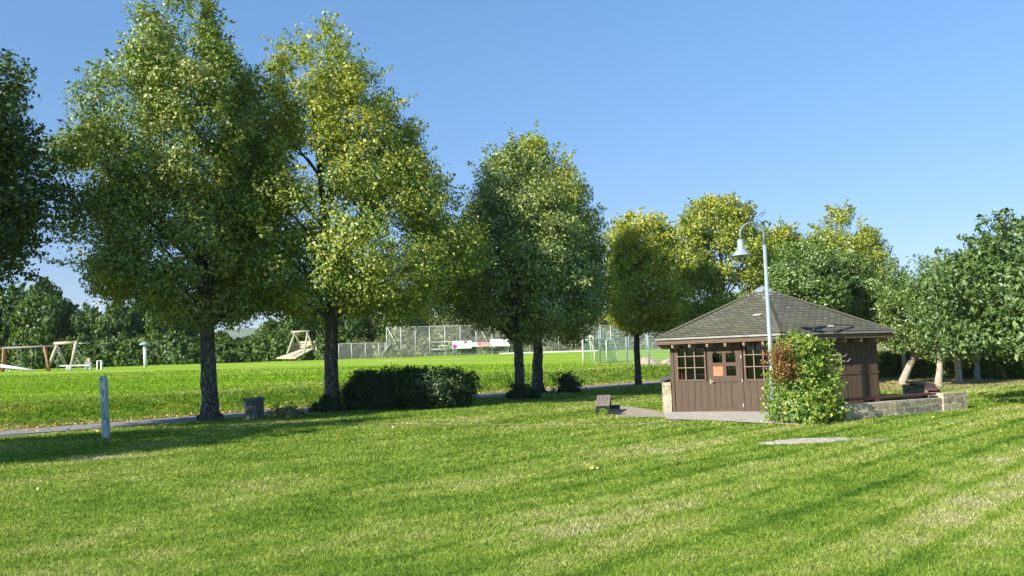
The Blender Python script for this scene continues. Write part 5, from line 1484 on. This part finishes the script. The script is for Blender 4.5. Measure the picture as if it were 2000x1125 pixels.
# ------------------------------------------------------------------ goal
A0 = GD(1139.5, 64.5); A0n = G(A0.x, A0.y)
near = gp(1139.5, 711.5); far_ = GD(1185.5, near.y + 6.5)
print('goal', near, far_)
root = thing('football_goal', 'white framed football goal with green net seen from its side', 'goal', near)
zt_ = at(1137, 664.5, near.y).z - near.z
htop = max(1.6, zt_)
back = Vector((0.98, 0.2, 0))
for g in (near, far_):
    mb = MB(); mb.tube([g - Z * 0.05, g + Z * htop], 0.06, 10); mb.build('post', M['white'], root)
mb = MB(); mb.tube([near + Z * htop, far_ + Z * htop], 0.06, 10); mb.build('crossbar', M['white'], root)
for g in (near, far_):
    bx = g + back * 1.0; mb = MB()
    mb.tube([g + Z * htop, g + back * 0.5 + Z * (htop + 0.0), g + back * 0.72 + Z * (htop - 0.12), g + back * 0.8 + Z * (htop - 0.4), bx + Z * 0.9, bx + Z * 0.02], 0.03, 8)
    mb.tube([bx - Vector((0.12, 0, -0.02)), bx + Vector((0.18, 0, 0.02))], 0.035, 6); mb.build('stanchion', M['white'], root)
mb = MB()
mb.tube([near + back + Z * 0.05, far_ + back + Z * 0.05], 0.03, 6); mb.build('ground_bar', M['white'], root)
mb = MB(); na, fa_ = near, far_; nb_, fb_ = near + back, far_ + back
H_ = htop
mb.face([nb_, fb_, fb_ - back * 0.3 + Z * H_, nb_ - back * 0.3 + Z * H_], [(0, 0), (5, 0), (5, H_), (0, H_)])
for g, bk_ in ((near, nb_), (far_, fb_)): mb.face([g, bk_, bk_ - back * 0.3 + Z * H_, g + Z * H_], [(0, 0), (1, 0), (0.7, H_), (0, H_)])
mb.face([na + Z * H_, fa_ + Z * H_, fb_ - back * 0.3 + Z * H_, nb_ - back * 0.3 + Z * H_], [(0, 0), (5, 0), (5, .7), (0, .7)])
mb.build('net', M['net_green'], root)
# basketball-like net board behind the goal
g1 = GD(1160, 84)
root = thing('second_goal', 'another white goal frame farther back behind the first', 'goal', g1)
mb = MB(); mb.tube([g1, at(1158, 657, 84), at(1151, 656, 84)], 0.05, 8); mb.tube([GD(1157, 84), at(1150.5, 657, 84)], 0.035, 6); mb.build('frame', M['white'], root)

# ------------------------------------------------------------------ wind turbines and hills
def turbine(px, py, d_, basey, blade_px, ang, label):
    hub = at(px, py, d_); bz = at(px, basey, d_).z
    root = thing('wind_turbine', label, 'wind turbine', (hub.x, hub.y, 0), 'wind turbines on the horizon')
    mb = MB(); mb.tube([Vector((hub.x, hub.y, -20)), hub], [d_ * 1.3 / FPX, d_ * 0.7 / FPX], 12); mb.build('tower', M['turbine'], root)
    mb = MB(); mb.tube([hub + Vector((0, 4, 0)), hub - Vector((0, 5, 0))], d_ * 0.9 / FPX, 10); mb.build('nacelle', M['turbine'], root)
    L = blade_px * d_ / FPX; c = hub - Vector((0, 4, 0))
    for k in range(3):
        a = ang + k * 2 * math.pi / 3; dv = Vector((math.cos(a), 0, math.sin(a))); sd = Vector((-math.sin(a), 0, math.cos(a)))
        mb = MB(); w0 = L * 0.055
        mb.tube([c, c + dv * L * 0.12, c + dv * L * 0.3 + sd * w0 * 0.3, c + dv * L], [w0 * 0.4, w0 * 0.6, w0 * 0.75, w0 * 0.12], 8); mb.build('blade', M['turbine'], root)
turbine(195.5, 591, 2400, 612, 21, R(68), 'white wind turbine above the gap between the left trees')
turbine(148.5, 598, 3600, 612, 9, R(100), 'tiny distant wind turbine left of the larger one')
HM = noisy('wooded_hill', (0.05, 0.09, 0.03), (0.14, 0.19, 0.07), 0.004, 0.95, bump=0.0)
V = []; F = []; xs_ = np.linspace(-3400, 3400, 120); prof = [(2600, -6, 0), (2850, 0.45, 1), (3200, 1.0, 1), (3700, 0.75, 1), (4600, 0.0, 1)]
for j, (yy, f, _) in enumerate(prof):
    for x in xs_:
        hgt = 150 + 24 * math.sin(x / 430 + 0.4) + 16 * math.sin(x / 170) + 5 * math.sin(x / 60) - 0.008 * max(0, x)
        V.append((x, yy, hgt * f if f >= 0 else -6))
n1 = len(xs_)
for j in range(len(prof) - 1):
    for i in range(n1 - 1): F.append((j * n1 + i, j * n1 + i + 1, (j + 1) * n1 + i + 1, (j + 1) * n1 + i))
o = link('hills', npmesh('hills', np.array(V), np.array(F), HM, True)); o['kind'] = 'structure'

# ------------------------------------------------------------------ grass blades, leaf litter
def inside_hex(x, y, r):
    m_ = np.ones(len(x), bool)
    for k in range(6):
        A_, B_ = hexc(k, r), hexc(k + 1, r); nn = ((A_ + B_) / 2 - HC); nn /= nn.length; dd = (A_ - HC).dot(nn)
        m_ &= ((x - HC.x) * nn.x + (y - HC.y) * nn.y) < dd
    return m_
def inpoly(x, y, P):
    c = np.zeros(len(x), bool); n_ = len(P)
    for i in range(n_):
        x0_, y0_ = P[i][0], P[i][1]; x1_, y1_ = P[(i + 1) % n_][0], P[(i + 1) % n_][1]
        cond = ((y0_ > y) != (y1_ > y)); xi = (x1_ - x0_) * (y - y0_) / ((y1_ - y0_) if y1_ != y0_ else 1e-9) + x0_
        c ^= cond & (x < xi)
    return c
NB = 1150000
gg = np.random.default_rng(77)
dd = 5.5 * np.exp(gg.uniform(0, math.log(75 / 5.5), NB)); xx = gg.uniform(-0.68, 0.68, NB) * (dd + 1.5)
s_ = sdist(xx, dd)
ok = ~((s_ > -PW + 0.05 * np.sin(xx * 3)) & (s_ < -0.02))
ok &= ~inside_hex(xx, dd, RW + 0.05)
ok &= ~inpoly(xx, dd, [pv[0], pv[1], hexc(-1, RW) + Vector((-0.35, 1.5, 0)), pv[3]]) & ~inpoly(xx, dd, ap)
ok &= ~((((xx - SLAB.x) / 0.95) ** 2 + ((dd - SLAB.y) / 0.50) ** 2) < gg.uniform(0.75, 1.1, NB))
ok &= ~((((xx - BARE.x) / 0.28) ** 2 + ((dd - BARE.y) / 0.30) ** 2) < gg.uniform(0.4, 1.3, NB))
for i in range(len(fine)):
    p = fine[i]; ok &= ~((np.abs(xx - p.x) < 0.28) & (np.abs(dd - p.y) < 0.20) & (gg.uniform(size=NB) < 0.93))
xx, dd = xx[ok], dd[ok]; s_ = s_[ok]; n = len(xx)
clump = np.sin(xx * 7.1 + 2 * np.sin(dd * 5.3)) * np.sin(dd * 6.3 + 2 * np.sin(xx * 4.7))
rough = sstep(s_ / 0.6) * (1 - sstep((s_ - 4.0) / 1.5))
h = 0.023 * (dd / 8) ** 0.55 * (1 + 0.35 * gg.normal(size=n)).clip(0.35, 2.0) * (1 + 0.25 * clump) * (1 + 1.1 * rough * (0.4 + 0.6 * (np.sin(xx * 1.9) * np.sin(dd * 2.3) > -0.2)))
wd_ = 0.0052 * (dd / 8) ** 1.0 * gg.uniform(0.7, 1.4, n)
az = gg.uniform(0, 2 * math.pi, n); lean = gg.uniform(0.3, 1.5, n) * h; la = gg.uniform(0, 2 * math.pi, n)
zz = hz(xx, dd)
V = np.empty((n, 3, 3), np.float32)
V[:, 0] = np.stack([xx - np.cos(az) * wd_, dd - np.sin(az) * wd_, zz - 0.004], 1)
V[:, 1] = np.stack([xx + np.cos(az) * wd_, dd + np.sin(az) * wd_, zz - 0.004], 1)
V[:, 2] = np.stack([xx + np.cos(la) * lean, dd + np.sin(la) * lean, zz + h], 1)
o = link('grass', npmesh('grass', V.reshape(-1, 3), np.arange(n * 3).reshape(-1, 3), M['grass']))
tag(o, 'short mown green grass with pale dry patches covering the lawn', 'grass', kind='stuff')
# fallen leaves along the path and on the lawn
k = 7200
t_ = gg.uniform(-8, 45, k); s0 = np.abs(gg.normal(size=k)) * 0.45 - 0.12; wh = gg.uniform(size=k)
s0 = np.where(wh > 0.72, gg.uniform(-PW - 2.5, 5, k), s0)
X_ = LX + DX * t_ - DY * s0; Y_ = LY + DY * t_ + DX * s0
m2 = 2600; d2 = 7 * np.exp(gg.uniform(0, math.log(30 / 7), m2)); X2 = gg.uniform(-0.65, 0.65, m2) * d2
keep = gg.uniform(size=m2) < np.where(d2 > 22, 0.35, 0.02 * (d2 > 14)); X2, d2 = X2[keep], d2[keep]
X_ = np.concatenate([X_, X2]); Y_ = np.concatenate([Y_, d2]); k = len(X_)
ok = ~inside_hex(X_, Y_, RW + 0.1); X_, Y_ = X_[ok], Y_[ok]; k = len(X_)
P = np.stack([X_, Y_, hz(X_, Y_) + 0.035 + 0.03 * (Y_ > 25)], 1)
V, F = leaves(P, nrm(np.array([0, 0, 1.0]) + 0.5 * gg.normal(size=(k, 3))), 0.075, 0.75)
o = link('fallen_leaves', npmesh('fallen_leaves', V, F, M['leaf_litter']))
tag(o, 'yellow and brown fallen leaves scattered along the path edge and lawn', 'fallen leaves', kind='stuff')

# ------------------------------------------------------------------ haze
hzm = bpy.data.materials.new('haze'); hzm.use_nodes = True; ht = hzm.node_tree
for n_ in list(ht.nodes):
    if n_.type == 'BSDF_PRINCIPLED': ht.nodes.remove(n_)
pv_ = ht.nodes.new('ShaderNodeVolumePrincipled'); pv_.inputs['Color'].default_value = (0.80, 0.88, 1.0, 1); pv_.inputs['Density'].default_value = 0.00010
ht.links.new(pv_.outputs[0], [n_ for n_ in ht.nodes if n_.type == 'OUTPUT_MATERIAL'][0].inputs['Volume'])
mb = MB(); mb.obox(Vector((0, 0, 0)), Vector((1, 0, 0)), Vector((0, 1, 0)), Z, -8500, 8500, -900, 9000, -30, 260)
o = mb.build('haze', hzm); tag(o, 'thin pale blue summer haze over the fields and distant hill', 'haze', kind='stuff')

# ------------------------------------------------------------------ light
SE, SP = R(32), R(51)
sv = Vector((-math.sin(SP) * math.cos(SE), -math.cos(SP) * math.cos(SE), math.sin(SE)))
sun = bpy.data.objects.new('sun', bpy.data.lights.new('sun', 'SUN')); COL.objects.link(sun)
sun.data.energy = 5.0; sun.data.angle = R(0.5); sun.data.color = (1.0, 0.93, 0.80)
sun.rotation_euler = sv.to_track_quat('Z', 'Y').to_euler()
wd = bpy.data.worlds.new('World'); S.world = wd; wd.use_nodes = True
nt = wd.node_tree; bg = nt.nodes['Background']
sk = nt.nodes.new('ShaderNodeTexSky'); sk.sky_type = 'NISHITA'; sk.sun_disc = False
sk.sun_elevation = SE; sk.sun_rotation = math.pi + SP; sk.altitude = 0; sk.air_density = 1.0; sk.dust_density = 0.1; sk.ozone_density = 4.0
tn = nt.nodes.new('ShaderNodeMix'); tn.data_type = 'RGBA'; tn.blend_type = 'MULTIPLY'; tn.inputs[0].default_value = 1.0
tc = nt.nodes.new('ShaderNodeTexCoord'); sz = nt.nodes.new('ShaderNodeSeparateXYZ'); nt.links.new(tc.outputs['Generated'], sz.inputs[0])
cr = nt.nodes.new('ShaderNodeValToRGB'); nt.links.new(sz.outputs[2], cr.inputs[0])
cr.color_ramp.elements[0].position = 0.0; cr.color_ramp.elements[0].color = (0.58, 0.59, 0.72, 1)
cr.color_ramp.elements[1].position = 0.38; cr.color_ramp.elements[1].color = (0.80, 1.04, 1.12, 1)
e_ = cr.color_ramp.elements.new(0.14); e_.color = (0.64, 0.71, 0.84, 1)
nt.links.new(cr.outputs[0], tn.inputs[7])
nt.links.new(sk.outputs[0], tn.inputs[6]); nt.links.new(tn.outputs[2], bg.inputs['Color']); bg.inputs['Strength'].default_value = 0.097
S.view_settings.view_transform = 'Standard'; S.view_settings.look = 'None'; S.view_settings.exposure = 0.92; S.view_settings.gamma = 1.0
S.cycles.max_bounces = 8; S.cycles.transparent_max_bounces = 16; S.cycles.diffuse_bounces = 3; S.cycles.glossy_bounces = 2; S.cycles.transmission_bounces = 3
S.cycles.use_denoising = True; S.cycles.denoiser = 'OPENIMAGEDENOISE'; S.cycles.denoising_input_passes = 'RGB_ALBEDO_NORMAL'; S.cycles.denoising_prefilter = 'ACCURATE'
